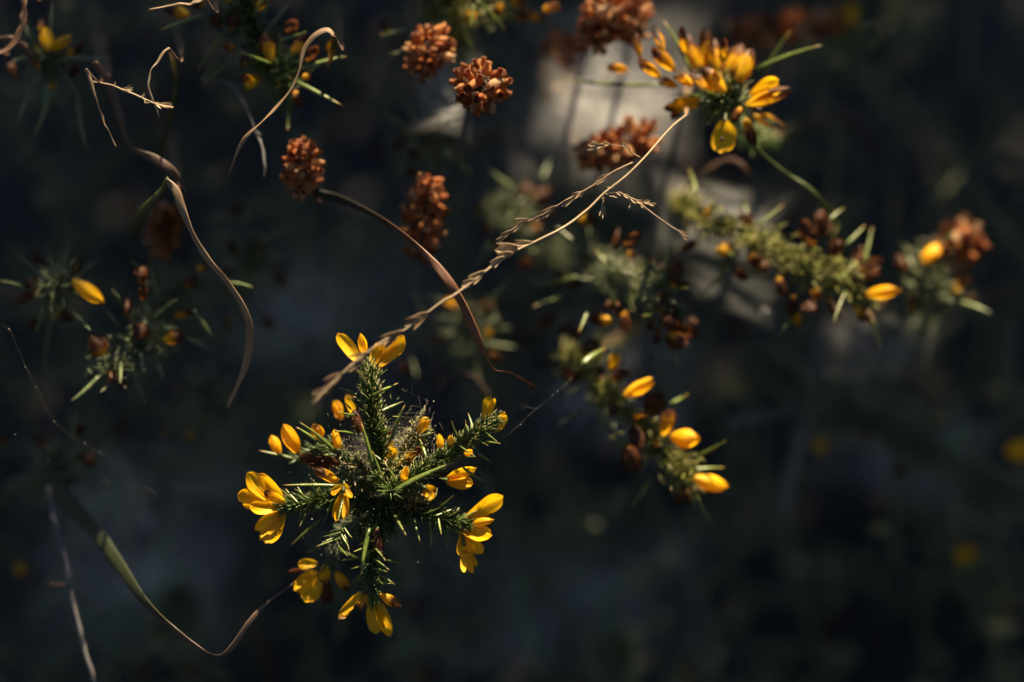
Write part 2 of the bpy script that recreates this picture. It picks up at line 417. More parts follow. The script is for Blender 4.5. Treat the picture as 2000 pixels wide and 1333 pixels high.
# ------------------------------------------------------------------ plant builders
def shoot(root, ctrl, r=5.0, density=2.0, ln=(14, 24), nw=3.2, ang=(35, 72), mat='needle', stem='stem', tuft=14, name='branch', start=0.0):
    """a leafy shoot: its stem (a part) and the mass of tiny needles on it (a sub-part)"""
    c = smooth_curve(ctrl, 24); d = c[:, 2]
    pts = np.array([P(*q) for q in c]); rad = np.array([SZ(r * (1 - 0.45 * i / 23), dd) for i, dd in enumerate(d)])
    mb = MB(); tube(mb, pts, rad, 7)
    br = part(name, mb, stem, root)
    plen = np.sum(np.hypot(np.diff(c[:, 0]), np.diff(c[:, 1]))) + 20
    n = int(plen * density); T, S = frames(pts); nb = MB()
    for i in range(n):
        f = start + (1 - start) * (i + random.random()) / n; k = f * 23; j = min(int(k), 22); g = k - j
        p = pts[j] * (1 - g) + pts[j + 1] * g; tv = T[j]; b = np.cross(tv, S[j]); az = i * 2.39996 + random.uniform(-.5, .5)
        rd = S[j] * math.cos(az) + b * math.sin(az); an = R(random.uniform(*ang)) * (1 - 0.35 * f)
        L = SZ(random.uniform(*ln), d[j]) * (1.0 if f < .9 else .85)
        p = p + rd * rad[j] * 0.7
        needle(nb, p, p + (tv * math.cos(an) + rd * math.sin(an)) * L, SZ(nw * random.uniform(.75, 1.15), d[j]) * 0.5, random.uniform(-.08, .05))
    for i in range(tuft):
        az = i * 2.39996; rd = S[-1] * math.cos(az) + np.cross(T[-1], S[-1]) * math.sin(az); an = R(random.uniform(5, 50))
        L = SZ(random.uniform(*ln), d[-1])
        needle(nb, pts[-1], pts[-1] + (T[-1] * math.cos(an) + rd * math.sin(an)) * L, SZ(nw, d[-1]) * 0.5, 0)
    part('needles', nb, mat, br, 'stuff')
    return br
def spine(root, x0, y0, x1, y1, w=6.5, d0=0.0, d1=None, mat='spine', bow=None):
    if d1 is None: d1 = d0 + random.uniform(-6, 6)
    a, b = P(x0, y0, d0), P(x1, y1, d1); n = 9; ax = nrm(b - a); L = np.linalg.norm(b - a)
    sd = nrm(np.cross(ax, FWD)); bw = random.uniform(-.035, .035) if bow is None else bow
    u = np.linspace(0, 1, n); pts = a + np.outer(u, b - a) + np.outer(4 * u * (1 - u) * bw * L, sd)
    rad = SZ(w, d0) * 0.5 * np.array([.75, .92, 1, 1, .92, .78, .58, .33, .05])
    mb = MB(); tube(mb, pts, rad, 7, flat=0.8)
    return part('spine', mb, mat, root)
def flower(root, d, petals, stalk=None, name='flower', calyx='stem', label=None):
    """a gorse flower: stalk and calyx (the part) and every petal (sub-parts).
    petal: (x0, y0, x1, y1, width, options)"""
    x0 = np.mean([p[0] for p in petals]); y0 = np.mean([p[1] for p in petals])
    mb = MB(); sx, sy = stalk if stalk else (x0, y0)
    a, b = P(sx, sy, d + 1), P(x0, y0, d)
    if np.linalg.norm(b - a) < 0.0004: a = b + FWD * 0.0012
    ax = nrm(b - a); pts = [a, a * .5 + b * .5, b, b + ax * SZ(5)]
    tube(mb, pts, [SZ(2), SZ(2.2), SZ(4.2), SZ(3)], 7)
    fl = part(name, mb, calyx, root)
    if label: fl['label'] = label
    for q in petals:
        o = q[5] if len(q) > 5 else {}
        B = P(q[0], q[1], d + o.get('d0', 0)); T = P(q[2], q[3], d + o.get('d1', random.uniform(-3, 2)))
        N = facing(o.get('r', random.uniform(-35, 35)), T - B); m = MB(); w = SZ(q[4], d)
        if o.get('pod'):
            pod(m, B, T, w * 1.02, N, o.get('wi', 0), o.get('g', .1), o.get('cr', 0), 14, 8)
        else:
            petal(m, B, T, w * 1.06, N, o.get('f', 55), o.get('bw', .1), o.get('pk', .6), o.get('bs', .35), o.get('wi', 0), o.get('nt', 0.0), o.get('cr', 0), 16, 10, o.get('lf', 0))
        part('petal', m, 'petal', fl)
    return fl
def pods(root, d, rows, name='flower', jit=8):
    """closed or withered flowers on a blurred sprig, one mesh each: (x0,y0,x1,y1,width,wither)"""
    for q in rows:
        dd = q[6] if len(q) > 6 else random.uniform(-jit, jit)
        B = P(q[0], q[1], d + dd); T = P(q[2], q[3], d + dd + random.uniform(-5, 5)); m = MB()
        N = facing(random.uniform(-90, 90), T - B)
        pod(m, B, T, SZ(q[4], d) * .96, N, q[5], 0.16, 0.05 + 0.1 * q[5])
        part(name if q[5] < .7 else 'withered_flower', m, 'petal', root)
def rosette(root, x, y, d, n, ln, nw=4.5, mat='dull_needle', spread=1.0, name='needles'):
    """needles bristling in all directions from a growing point"""
    nb = MB(); c = P(x, y, d)
    for i in range(n):
        v = nrm(rng.normal(size=3)); v = nrm(v - FWD * 0.35); L = SZ(random.uniform(*ln), d)
        p = c + rng.normal(size=3) * SZ(8 * spread, d)
        needle(nb, p, p + v * L, SZ(nw * random.uniform(.7, 1.2), d) * .5, random.uniform(-.06, .06))
    return part(name, nb, mat, root, 'stuff')

# ================================================================== the gorse sprig in focus
def main_sprig():
    base = P(745, 985, 12); foot = foot_of(base)
    g = thing('gorse_sprig', 'sharply focused spiny gorse sprig with bright yellow flowers and dusty silk at its heart', 'gorse', foot)
    root_stem(g, base, r=0.0016, foot=foot)
    shoot(g, [(757, 985, 8), (745, 900, 4), (732, 830, 1), (724, 770, 0), (722, 722, 0)], 7, 4.8, (20, 38), 3.5, (30, 72))
    shoot(g, [(764, 962, 2), (820, 925, 0), (880, 885, 0), (925, 850, 0), (962, 824, 0)], 7, 4.4, (18, 35), 3.4, (28, 70))
    shoot(g, [(772, 985, 8), (815, 998, 4), (860, 1012, 1), (908, 1022, 0)], 6, 4.4, (18, 35), 3.3, (30, 72))
    shoot(g, [(725, 985, 8), (660, 975, 4), (610, 982, 1), (562, 986, 0)], 6, 4.4, (18, 35), 3.3, (30, 72))
    shoot(g, [(742, 985, 8), (730, 1050, 4), (727, 1105, 1), (730, 1168, 0)], 7, 4.2, (18, 35), 3.4, (30, 72))
    shoot(g, [(715, 990, 22), (672, 1030, 24), (655, 1065, 24), (648, 1104, 22)], 6, 2.4, (14, 28), 4.0, (30, 70), 'dull_needle')
    shoot(g, [(735, 960, 14), (680, 900, 16), (630, 880, 18), (585, 895, 20)], 5, 2.0, (14, 32), 4.0, (30, 75))
    shoot(g, [(760, 950, 12), (790, 890, 10), (812, 850, 9), (820, 842, 9)], 5, 2.6, (16, 34), 4.0, (25, 70), 'sunlit_needle')
    # short shoots crowding the heart of the sprig
    for x0, y0, x1, y1, dd, m in ((740, 960, 700, 905, 8, 'sunlit_needle'), (745, 955, 690, 940, 7, 'sunlit_needle'), (755, 950, 790, 905, 6, 'sunlit_needle'),
                                  (770, 950, 805, 935, 5, 'needle'), (765, 965, 735, 935, -2, 'needle'), (735, 975, 700, 1000, 6, 'needle'), (765, 975, 790, 1015, 3, 'needle'),
                                  (740, 990, 705, 1040, 10, 'needle'), (750, 990, 765, 1035, 5, 'needle'), (720, 945, 650, 870, 12, 'needle'), (770, 940, 840, 905, 7, 'needle'),
                                  (760, 920, 745, 870, 10, 'sunlit_needle'), (780, 925, 800, 880, 10, 'sunlit_needle')):
        shoot(g, [(x0, y0, dd + 4), ((x0 + x1) / 2 + random.uniform(-4, 4), (y0 + y1) / 2, dd + 1), (x1, y1, dd - 1)], 3.5, 2.2, (12, 26), 3.8, (25, 75), m, name='branchlet')
    # the shoot that points at the lens: a star of needles
    nb = MB(); c = P(763, 958, -6)
    for i in range(70):
        az = i * 2.39996; el = R(random.uniform(15, 85)); v = (RIGHT * math.cos(az) + UP * math.sin(az)) * math.sin(el) - FWD * math.cos(el)
        p = c + FWD * SZ(random.uniform(0, 60)); L = SZ(random.uniform(18, 42))
        needle(nb, p, p + v * L, SZ(2.4), random.uniform(-.06, .06))
    mb = MB(); tube(mb, [P(752, 975, 10), P(758, 966, 2), P(763, 958, -6)], [SZ(6), SZ(5), SZ(3)], 7)
    br = part('branch', mb, 'stem', g); part('needles', nb, 'needle', br, 'stuff')
    for s in ((662, 949, 552, 948, 8, -2, -4), (620, 863, 578, 834, 8, 6, 4), (663, 890, 584, 824, 10, 4, 0), (582, 898, 505, 880, 8, 20, 18), (640, 915, 582, 898, 8, 18, 20),
              (698, 772, 660, 757, 6), (697, 812, 660, 805, 6), (692, 848, 657, 842, 6), (735, 766, 778, 748, 7), (740, 805, 788, 784, 8), (765, 858, 791, 791, 9, 2, 0),
              (805, 842, 831, 791, 8, 8, 8), (818, 853, 854, 843, 7, 6, 6), (832, 894, 819, 857, 8), (858, 868, 850, 847, 5), (897, 862, 882, 822, 7), (925, 843, 914, 806, 7),
              (918, 853, 909, 827, 6), (945, 863, 978, 867, 6), (932, 886, 962, 906, 7), (764, 963, 890, 902, 13, -5, -3), (905, 914, 945, 941, 7), (850, 998, 887, 967, 6),
              (870, 1012, 902, 995, 5), (767, 1000, 794, 1047, 8, 0, -8), (809, 1015, 821, 1059, 6), (841, 1024, 843, 1068, 6), (868, 1030, 876, 1075, 6),
              (632, 1011, 566, 1068, 7, 14, 16), (600, 1000, 585, 1030, 6), (722, 1032, 705, 1125, 9, -5, -9), (703, 1090, 665, 1095, 6), (742, 1090, 788, 1102, 6),
              (708, 1120, 684, 1143, 7), (737, 1120, 773, 1144, 7), (750, 1055, 773, 1069, 5), (572, 975, 543, 952, 5), (728, 910, 705, 824, 9, -3, -5), (748, 935, 727, 880, 6, -4, -6),
              (690, 930, 655, 912, 5, 3, 2), (800, 960, 842, 975, 6, 2, 4), (745, 930, 775, 880, 5, 2, 0), (776, 945, 752, 905, 6, -2, -4), (598, 975, 575, 955, 5), (622, 970, 608, 940, 5),
              (885, 880, 868, 858, 5), (900, 895, 930, 893, 6), (880, 1020, 898, 1045, 5), (690, 985, 672, 1020, 6, 4, 2), (718, 1065, 690, 1078, 5), (735, 1140, 765, 1140, 5), (640, 1060, 596, 1080, 6, 22, 24),
              (662, 1075, 700, 1092, 6, 22, 22), (700, 795, 680, 775, 5), (742, 845, 768, 838, 5), (712, 740, 696, 722, 5), (735, 738, 756, 722, 6)):
        spine(g, *s)
    # smaller side spines along each shoot
    for c in ([(745, 900), (732, 830), (724, 770), (722, 730)], [(820, 925), (880, 885), (925, 850), (955, 830)], [(815, 998), (860, 1012), (900, 1020)], [(670, 977), (610, 982), (570, 986)], [(731, 1045), (727, 1105), (730, 1155)], [(672, 1030), (655, 1065)]):
        q = smooth_curve([(x, y, 0) for x, y in c], 12); tv = np.gradient(q, axis=0)
        for i in range(11):
            s = 1 if i % 2 else -1; t = nrm(tv[i]); an = R(random.uniform(35, 75)); L = random.uniform(26, 48); nx = (t[0] * math.cos(an) - s * t[1] * math.sin(an), t[1] * math.cos(an) + s * t[0] * math.sin(an))
            d_ = random.uniform(-5, 6); spine(g, q[i][0], q[i][1], q[i][0] + nx[0] * L, q[i][1] + nx[1] * L, random.uniform(4.2, 6), d_, d_ + random.uniform(-5, 5))
    # --- flowers, petal by petal
    po = dict(pod=1)
    flower(g, 0, [(702, 708, 661, 651, 27, dict(r=15, f=60, nt=.05)), (712, 700, 704, 652, 17, dict(pod=1)), (724, 719, 743, 668, 28, dict(r=-40, f=60, wi=.12)),
                  (736, 717, 789, 657, 37, dict(r=25, f=50)), (738, 712, 770, 660, 24, dict(r=-150, f=45))], (722, 732))
    flower(g, 0, [(530, 980, 484, 925, 31, dict(r=20, f=45, d1=-2)), (555, 985, 506, 927, 34, dict(r=-35, f=60, d1=1, wi=.16)), (524, 978, 466, 966, 33, dict(r=-10, f=50, d1=-1)),
                  (549, 992, 489, 990, 28, dict(r=10, f=70, d1=-3)), (510, 992, 474, 987, 14, dict(d1=2)), (558, 983, 516, 961, 20, dict(r=-20, f=75, d0=-2, d1=-5, wi=.3, cr=.1))], (566, 986))
    flower(g, 0, [(553, 999, 498, 1036, 27, dict(r=-30, f=50)), (552, 1000, 518, 1061, 40, dict(r=20, f=50, nt=.12, d1=-2)), (545, 1010, 508, 1056, 20, dict(r=10, f=40, d1=3))], (562, 990))
    flower(g, 0, [(909, 1018, 983, 970, 36, dict(r=25, f=48, pk=.62, d1=-3)), (917, 1025, 966, 1015, 17, po), (898, 1033, 961, 1046, 33, dict(r=-30, f=55, nt=.04, d1=-4))], (905, 1024))
    flower(g, 0, [(900, 1036, 940, 1082, 32, dict(r=30, f=45)), (902, 1045, 912, 1090, 30, dict(r=-15, f=55)), (908, 1076, 923, 1121, 14, dict(f=60)), (903, 1075, 907, 1118, 12, dict(f=60)), (918, 1078, 931, 1107, 10, dict(f=60))], (902, 1026))
    flower(g, 0, [(947, 826, 956, 774, 22, dict(r=-20, f=65)), (953, 820, 966, 779, 15, dict(r=50, f=60)), (961, 843, 989, 812, 24, dict(r=20, f=65)), (962, 832, 986, 804, 14, dict(r=-60, f=60)), (951, 832, 957, 812, 14, po)], (945, 838))
    flower(g, 2, [(746, 912, 759, 842, 27, dict(r=10, f=75, wi=.32, cr=.10)), (757, 904, 772, 874, 18, dict(r=-20, f=70, wi=.12))], (750, 925))
    flower(g, 5, [(779, 912, 830, 869, 20, dict(r=40, f=75, wi=.55, cr=.16)), (784, 908, 826, 876, 12, dict(r=-30, f=70, wi=.8, cr=.25))], (775, 922), name='withered_flower')
    flower(g, 8, [(815, 846, 836, 815, 22, dict(pod=1))], (812, 852), name='bud')
    flower(g, -2, [(861, 879, 858, 848, 15, po)], (862, 886), name='bud')
    flower(g, 0, [(882, 879, 879, 850, 14, po)], (884, 886), name='bud')
    flower(g, -3, [(908, 890, 922, 880, 14, po)], (905, 894), name='bud')
    flower(g, 6, [(870, 940, 924, 945, 25, dict(r=-10, f=45)), (873, 934, 930, 915, 22, dict(r=30, f=50)), (868, 938, 915, 925, 20, dict(r=-40, f=60))], (858, 935))
    flower(g, 14, [(828, 955, 846, 975, 20, dict(f=40)), (830, 950, 850, 962, 16, dict(f=40, wi=.2))], (820, 945))
    flower(g, -1, [(785, 945, 795, 911, 15, po)], (784, 955), name='bud')
    flower(g, -3, [(670, 945, 681, 968, 17, dict(r=-20, f=60)), (668, 948, 647, 965, 15, dict(f=30)), (676, 955, 687, 972, 10, dict(f=30)), (666, 962, 650, 1010, 10, dict(r=-40, f=60)),
                   (667, 966, 657, 1018, 14, dict(r=0, f=60)), (671, 966, 671, 1013, 10, dict(r=30, f=60)), (676, 962, 679, 1008, 9, dict(r=60, f=60))], (672, 940))
    flower(g, 2, [(664, 942, 612, 916, 20, dict(pod=1, wi=.42, cr=.06))], (672, 948))
    flower(g, 14, [(581, 886, 554, 827, 29, dict(pod=1, wi=.06))], (588, 896))
    flower(g, 16, [(547, 888, 528, 848, 20, dict(pod=1, wi=.08))], (556, 894))
    flower(g, 8, [(661, 880, 653, 838, 17, po)], (664, 890), name='bud')
    flower(g, 16, [(627, 858, 612, 827, 24, dict(pod=1, wi=.2))], (632, 868))
    flower(g, 26, [(667, 820, 654, 782, 22, po), (690, 810, 680, 772, 18, dict(wi=.1))], (680, 830))
    flower(g, 8, [(662, 905, 615, 893, 20, dict(pod=1, wi=1, cr=.15)), (620, 898, 584, 892, 22, dict(pod=1, wi=1, cr=.2)), (650, 912, 605, 908, 14, dict(wi=1, cr=.3))], (668, 908), name='withered_flower')
    flower(g, 20, [(621, 1100, 582, 1104, 20, dict(wi=.12)), (605, 1112, 560, 1120, 12, dict(wi=.7, cr=.2)), (621, 1118, 575, 1152, 32, dict(r=15, f=45)), (624, 1122, 596, 1175, 38, dict(r=-15, f=50, nt=.1)),
                   (636, 1103, 632, 1140, 22, dict(wi=.2)), (633, 1130, 640, 1178, 30, dict(wi=1, cr=.3)), (655, 1117, 683, 1156, 21, dict(pod=1, wi=.3))], (645, 1098))
    flower(g, 0, [(707, 1157, 661, 1209, 20, dict(r=-20, f=72, wi=.16)), (719, 1162, 700, 1194, 19, dict(pod=1, wi=.4, cr=.1)), (729, 1172, 733, 1238, 32, dict(r=10, f=60, nt=.04)),
                  (738, 1173, 762, 1243, 28, dict(r=-35, f=60, nt=.05)), (741, 1159, 783, 1186, 20, dict(pod=1, wi=.38, cr=.12))], (732, 1150))
    flower(g, -3, [(735, 1030, 739, 1084, 19, dict(pod=1, wi=1, cr=.1)), (738, 1033, 746, 1080, 10, dict(wi=1, cr=.1))], (733, 1026), name='withered_flower')
    flower(g, 2, [(850, 930, 872, 918, 16, dict(pod=1, wi=1, cr=.1)), (820, 915, 852, 900, 12, dict(pod=1, wi=1, cr=.2))], (840, 930), name='withered_flower')
    flower(g, 14, [(705, 850, 690, 800, 18, dict(pod=1, wi=1, cr=.2))], (712, 860), name='withered_flower')
    # spider silk and dust caught in the heart
    sb = MB()
    for i in range(230):
        c = P(random.gauss(728, 44), random.gauss(905, 36), random.uniform(4, 20)) if i % 3 else P(random.gauss(815, 16), random.gauss(850, 26), random.uniform(5, 14))
        v = nrm(rng.normal(size=3)) * SZ(random.uniform(12, 55)); m = rng.normal(size=3) * SZ(5)
        tube(sb, [c - v * .5, c + m, c + v * .5], SZ(.12), 3, cap=False)
    part('silk', sb, 'silk', g, 'stuff')
    db = MB()
    def speck(mb, c, s):
        v = [c + rng.normal(size=3) * s for _ in range(4)]
        mb.add(v, [(0, 1, 2), (0, 2, 3), (0, 3, 1), (1, 3, 2)], [0.5] * 4)
    for i in range(1500):
        q = i % 5
        if q < 3: c = P(random.gauss(700, 32), random.gauss(905, 38), random.uniform(0, 14))
        elif q == 3: c = P(random.gauss(790, 30), random.gauss(870, 28), random.uniform(2, 12))
        else: c = P(random.gauss(740, 90), random.gauss(960, 80), random.uniform(-4, 14))
        speck(db, c, SZ(random.uniform(.5, 1.3)))
    for i in range(260):        # the furred spine on the right of the heart
        u = random.random(); c = P(803 + 27 * u + random.gauss(0, 4 * (1.1 - u)), 850 - 55 * u, 8 + random.gauss(0, 1)); speck(db, c, SZ(random.uniform(.8, 1.7)))
    part('dust', db, 'dust', g, 'stuff')
    fb = MB()
    for i in range(420):
        c = P(random.gauss(806, 15), random.gauss(982, 11), random.uniform(0, 7)); speck(fb, c, SZ(random.uniform(1.0, 2.6)))
    part('frass', fb, 'frass', g, 'stuff')
    lb = MB()
    for i in range(240):
        c = P(random.gauss(735, 45), random.gauss(905, 38), random.uniform(0, 14)); v = nrm(rng.normal(size=3)) * SZ(random.uniform(10, 26))
        needle(lb, c, c + v, SZ(random.uniform(1.2, 2.2)), random.uniform(-.15, .15))
    part('needle_litter', lb, 'sunlit_needle', g, 'stuff')
    # curled dry bits in the heart
    for x, y in ((690, 905), (676, 897), (720, 925), (700, 925), (705, 945), (765, 905), (735, 900), (750, 925), (685, 920)):
        a = random.uniform(0, 6.28); q = [P(x + 12 * math.cos(a + k * .7), y + 9 * math.sin(a + k * .7), -1 + k) for k in range(4)]
        mb = MB(); tube(mb, smooth_curve(q, 8), SZ(1.6), 4, flat=.4); part('dry_curl', mb, 'pale_straw', g)
main_sprig()

# ================================================================== the other gorse sprigs
def sprig(label, d, axis, spines, flowers, ros=(), group='gorse sprigs around the one in focus', mat='dull_needle', smat='dull_spine', dens=1.3, ln=(16, 52), nw=5.2, tuft=24, side=0.0, sw=8, ang=(35, 85)):
    a = P(axis[0][0], axis[0][1], d + axis[0][2]); foot = foot_of(a, side + random.choice((-1, 1)) * random.uniform(.03, .09)) - V(0, random.uniform(.02, .10), 0)
    g = thing('gorse_sprig', label, 'gorse', foot, group)
    root_stem(g, a, foot=foot, leafy=mat)
    shoot(g, [(x, y, d + z) for x, y, z in axis], 5, dens, ln, nw, ang, mat, tuft=tuft)
    for x, y, z, n, l in ros: rosette(g, x, y, d + z, int(n * (.9 if mat == 'sunlit_needle' else 2.0)), l, nw * (1.15 if mat == 'sunlit_needle' else .75), mat, 2.2 if mat == 'sunlit_needle' else 1.8)
    for s in spines:
        q = s[4] if len(s) > 4 else sw; dz = s[5] if len(s) > 5 else random.uniform(-6, 10)
        spine(g, s[0], s[1], s[2], s[3], q, d + dz, d + dz + random.uniform(-8, 8), smat)
    q = smooth_curve([(x, y, z) for x, y, z in axis], 16); tv = np.gradient(q, axis=0)
    for i in range(14):         # finer spines between the long ones
        k = 3 + i * 12 // 13; s = 1 if i % 2 else -1; t = nrm(V(tv[k][0], tv[k][1], 0)); an = R(random.uniform(25, 85)); L = random.uniform(34, 70); o = random.uniform(0, 12)
        nx = (t[0] * math.cos(an) - s * t[1] * math.sin(an), t[1] * math.cos(an) + s * t[0] * math.sin(an)); dz = d + q[k][2] + random.uniform(-8, 8)
        spine(g, q[k][0] + nx[0] * o, q[k][1] + nx[1] * o, q[k][0] + nx[0] * (L + o), q[k][1] + nx[1] * (L + o), random.uniform(4.5, 6.5), dz, dz + random.uniform(-12, 8), smat)
    pods(g, d, flowers)
    return g
sprig('dim gorse sprig at the left edge with one yellow flower on its right', 42, [(110, 600, 30), (114, 580, 12), (116, 560, 0)],
      [(118, 545, 137, 455), (140, 545, 195, 505), (60, 565, 0, 548), (105, 570, 55, 592), (140, 610, 180, 650), (100, 535, 65, 525), (85, 600, 70, 650), (110, 600, 85, 720), (130, 575, 180, 560), (95, 590, 78, 632)],
      [(140, 548, 206, 592, 28, .05, -12), (75, 570, 25, 592, 26, .9), (88, 530, 64, 495, 22, .95), (142, 540, 155, 505, 20, .9), (70, 620, 60, 650, 20, .95), (112, 605, 100, 628, 14, .2), (75, 545, 50, 560, 24, .9), (120, 600, 140, 630, 18, .9)],
      [(115, 565, 0, 170, (26, 66))], dens=1.0)
sprig('dim gorse sprig with dark withered flowers beside the long tan grass blade', 40, [(385, 560, 45), (330, 600, 25), (280, 660, 8), (225, 715, 0)],
      [(309, 580, 294, 505), (252, 622, 219, 565), (192, 736, 137, 785, 8, -8), (255, 718, 285, 796, 9, -4), (291, 677, 363, 685, 7), (360, 658, 411, 685), (300, 691, 321, 739), (378, 607, 417, 661), (300, 625, 348, 583, 8, 0),
       (279, 529, 252, 505), (276, 690, 282, 727), (444, 553, 495, 562), (200, 720, 172, 700), (252, 640, 249, 690, 10, 0), (205, 730, 195, 765, 6), (320, 640, 350, 640, 6), (235, 640, 200, 600)],
      [(200, 695, 180, 655, 40, .8, -4), (205, 682, 178, 690, 24, .6, -2), (290, 655, 258, 640, 38, 1), (225, 700, 232, 675, 22, 1), (222, 728, 217, 745, 22, .9), (240, 735, 243, 765, 20, .9), (276, 555, 276, 520, 30, 1), (280, 585, 280, 560, 28, .75),
       (340, 618, 380, 610, 18, .5), (320, 665, 358, 655, 26, .5), (360, 560, 385, 540, 28, 1), (385, 525, 406, 520, 20, .7), (250, 618, 248, 585, 24, 1), (280, 665, 300, 680, 24, .9)],
      [(290, 655, 4, 110, (24, 56)), (350, 570, 20, 110, (24, 56)), (215, 715, -2, 80, (20, 46)), (250, 690, 2, 80, (20, 46))], dens=1.2)
sprig('dim gorse sprig in the upper left corner with two yellow petals raised', 46, [(95, 190, 40), (95, 150, 15), (98, 115, 0)],
      [(120, 115, 228, 112), (95, 160, 85, 238), (150, 190, 172, 300), (70, 110, 20, 120), (60, 170, 30, 250), (98, 70, 102, 0), (130, 150, 160, 200), (60, 80, 45, 40), (100, 180, 60, 280)],
      [(95, 100, 88, 52, 28, .02, -10), (100, 96, 140, 72, 24, .02, -8), (82, 115, 70, 88, 18, .1), (130, 110, 165, 80, 26, .75), (98, 160, 105, 175, 32, .25), (70, 140, 72, 118, 14, .3), (30, 150, 20, 120, 24, .95), (140, 150, 150, 130, 26, 1), (78, 60, 82, 38, 18, .8)],
      [(100, 125, 4, 120, (24, 60))], dens=1.0)
sprig('gorse sprig at the top edge with orange withered flowers and pale tipped spines', 36, [(560, 190, 40), (530, 140, 20), (505, 80, 8), (480, 10, 0)],
      [(395, 32, 312, 60, 9, -6), (590, 135, 679, 110, 9, -6), (575, 158, 668, 206, 11, -6), (562, 200, 562, 258, 7), (515, 70, 565, 5, 8), (460, 110, 390, 175, 8), (530, 125, 468, 100, 9, -8), (545, 80, 598, 62, 8), (440, 60, 385, 140), (520, 30, 520, -40), (450, 20, 400, -20), (430, 120, 390, 160, 7)],
      [(370, 30, 320, 18, 24, .5), (400, 10, 372, 2, 22, .85), (530, 120, 515, 60, 28, .5), (570, 105, 605, 70, 28, .55), (480, 175, 505, 145, 22, .1), (495, 160, 470, 150, 18, .4), (455, 55, 455, 25, 30, .95), (430, 50, 415, 30, 28, .95), (560, 65, 580, 40, 26, .95), (545, 150, 548, 172, 15, .05),
       (575, 180, 590, 205, 26, .85), (480, 130, 475, 110, 26, .95), (600, 120, 620, 90, 22, .9), (500, 20, 520, 0, 24, .3), (455, 95, 440, 85, 24, .95), (640, 100, 655, 75, 20, .2), (590, 150, 610, 150, 16, .3), (450, 5, 440, -15, 26, .7)],
      [(510, 110, 4, 120, (22, 52)), (470, 40, 4, 90, (22, 52)), (560, 140, 6, 70, (20, 46))], mat='needle', smat='spine', dens=1.4)
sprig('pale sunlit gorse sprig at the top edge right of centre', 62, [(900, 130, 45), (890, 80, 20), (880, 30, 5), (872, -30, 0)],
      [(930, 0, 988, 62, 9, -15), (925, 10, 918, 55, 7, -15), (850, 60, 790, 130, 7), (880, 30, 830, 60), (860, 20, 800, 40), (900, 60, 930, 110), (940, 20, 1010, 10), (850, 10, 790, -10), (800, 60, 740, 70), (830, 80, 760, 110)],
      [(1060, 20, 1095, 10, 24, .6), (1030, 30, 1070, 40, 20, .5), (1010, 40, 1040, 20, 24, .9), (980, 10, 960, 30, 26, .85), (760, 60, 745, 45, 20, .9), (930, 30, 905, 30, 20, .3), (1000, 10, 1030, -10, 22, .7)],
      [(890, 30, 0, 130, (20, 50)), (850, 15, 4, 90, (20, 46)), (970, 20, 10, 80, (20, 46))], mat='sunlit_needle', smat='spine', dens=1.6)
g6 = sprig('large sunlit gorse head upper right with a fan of orange and yellow flowers', 38, [(1470, 275, 30), (1440, 230, 12), (1420, 200, 2), (1412, 180, 0)],
      [(1475, 137, 1608, 88, 13, 4), (1350, 142, 1295, 38, 9, 4), (1300, 165, 1081, 152, 10, 14), (1410, 205, 1380, 245, 6), (1375, 190, 1310, 185, 6), (1380, 210, 1370, 290, 6), (1450, 190, 1490, 215, 5), (1490, 150, 1545, 60, 8, 20), (1430, 150, 1448, 120, 6), (1395, 195, 1340, 240, 5)],
      [(1336, 104, 1331, 50, 18, 0.48), (1360, 139, 1342, 68, 26, 0.42), (1375, 139, 1378, 53, 26, 0.42), (1401, 139, 1392, 72, 22, 0.44), (1410, 122, 1415, 72, 18, 0.50), (1419, 142, 1452, 86, 27, 0.42), (1440, 158, 1469, 93, 40, 0.36, -6),
       (1416, 180, 1371, 131, 29, 0.34, -8), (1394, 180, 1348, 144, 23, 0.40, -4), (1352, 166, 1316, 143, 26, 0.44), (1322, 170, 1285, 154, 26, 0.40), (1290, 152, 1245, 117, 24, 0.40), (1317, 138, 1273, 95, 27, 0.40), (1297, 98, 1275, 49, 18, 0.55), (1250, 114, 1239, 62, 16, 0.55), (1226, 137, 1183, 131, 21, 0.50, 15),
       (1457, 206, 1547, 174, 27, 0.48), (1471, 224, 1533, 250, 22, 0.50), (1454, 231, 1474, 287, 22, 0.55), (1448, 210, 1427, 241, 20, 0.70, -10), (1330, 215, 1309, 231, 21, 0.80), (1395, 150, 1428, 94, 18, 0.50, 6), (1430, 148, 1441, 88, 18, 0.50, 8), (1405, 170, 1421, 125, 21, 0.45, 3)],
      [(1415, 195, 0, 150, (18, 44)), (1400, 160, 6, 60, (20, 40))], mat='needle', smat='spine', dens=1.0)
flower(g6, 32, [(1464, 190, 1520, 158, 34, dict(r=20, f=45, cr=.05)), (1462, 194, 1528, 172, 24, dict(r=-30, f=55, cr=.08))], (1445, 200))
fl6 = flower(g6, 30, [(1416, 234, 1412, 298, 48, dict(r=0, f=35, pk=.55, bs=.2))], (1418, 222))
m_ = MB(); c_ = P(1410, 272, 27)
tube(m_, [c_ + FWD * .0006, c_, c_ - FWD * .0004], [SZ(4), SZ(4.5), SZ(2)], 7); part('dark_spot', m_, 'black', fl6)
flower(g6, 36, [(1370, 199, 1314, 204, 28, dict(r=10, f=45)), (1366, 205, 1296, 212, 22, dict(wi=.3))], (1395, 198))
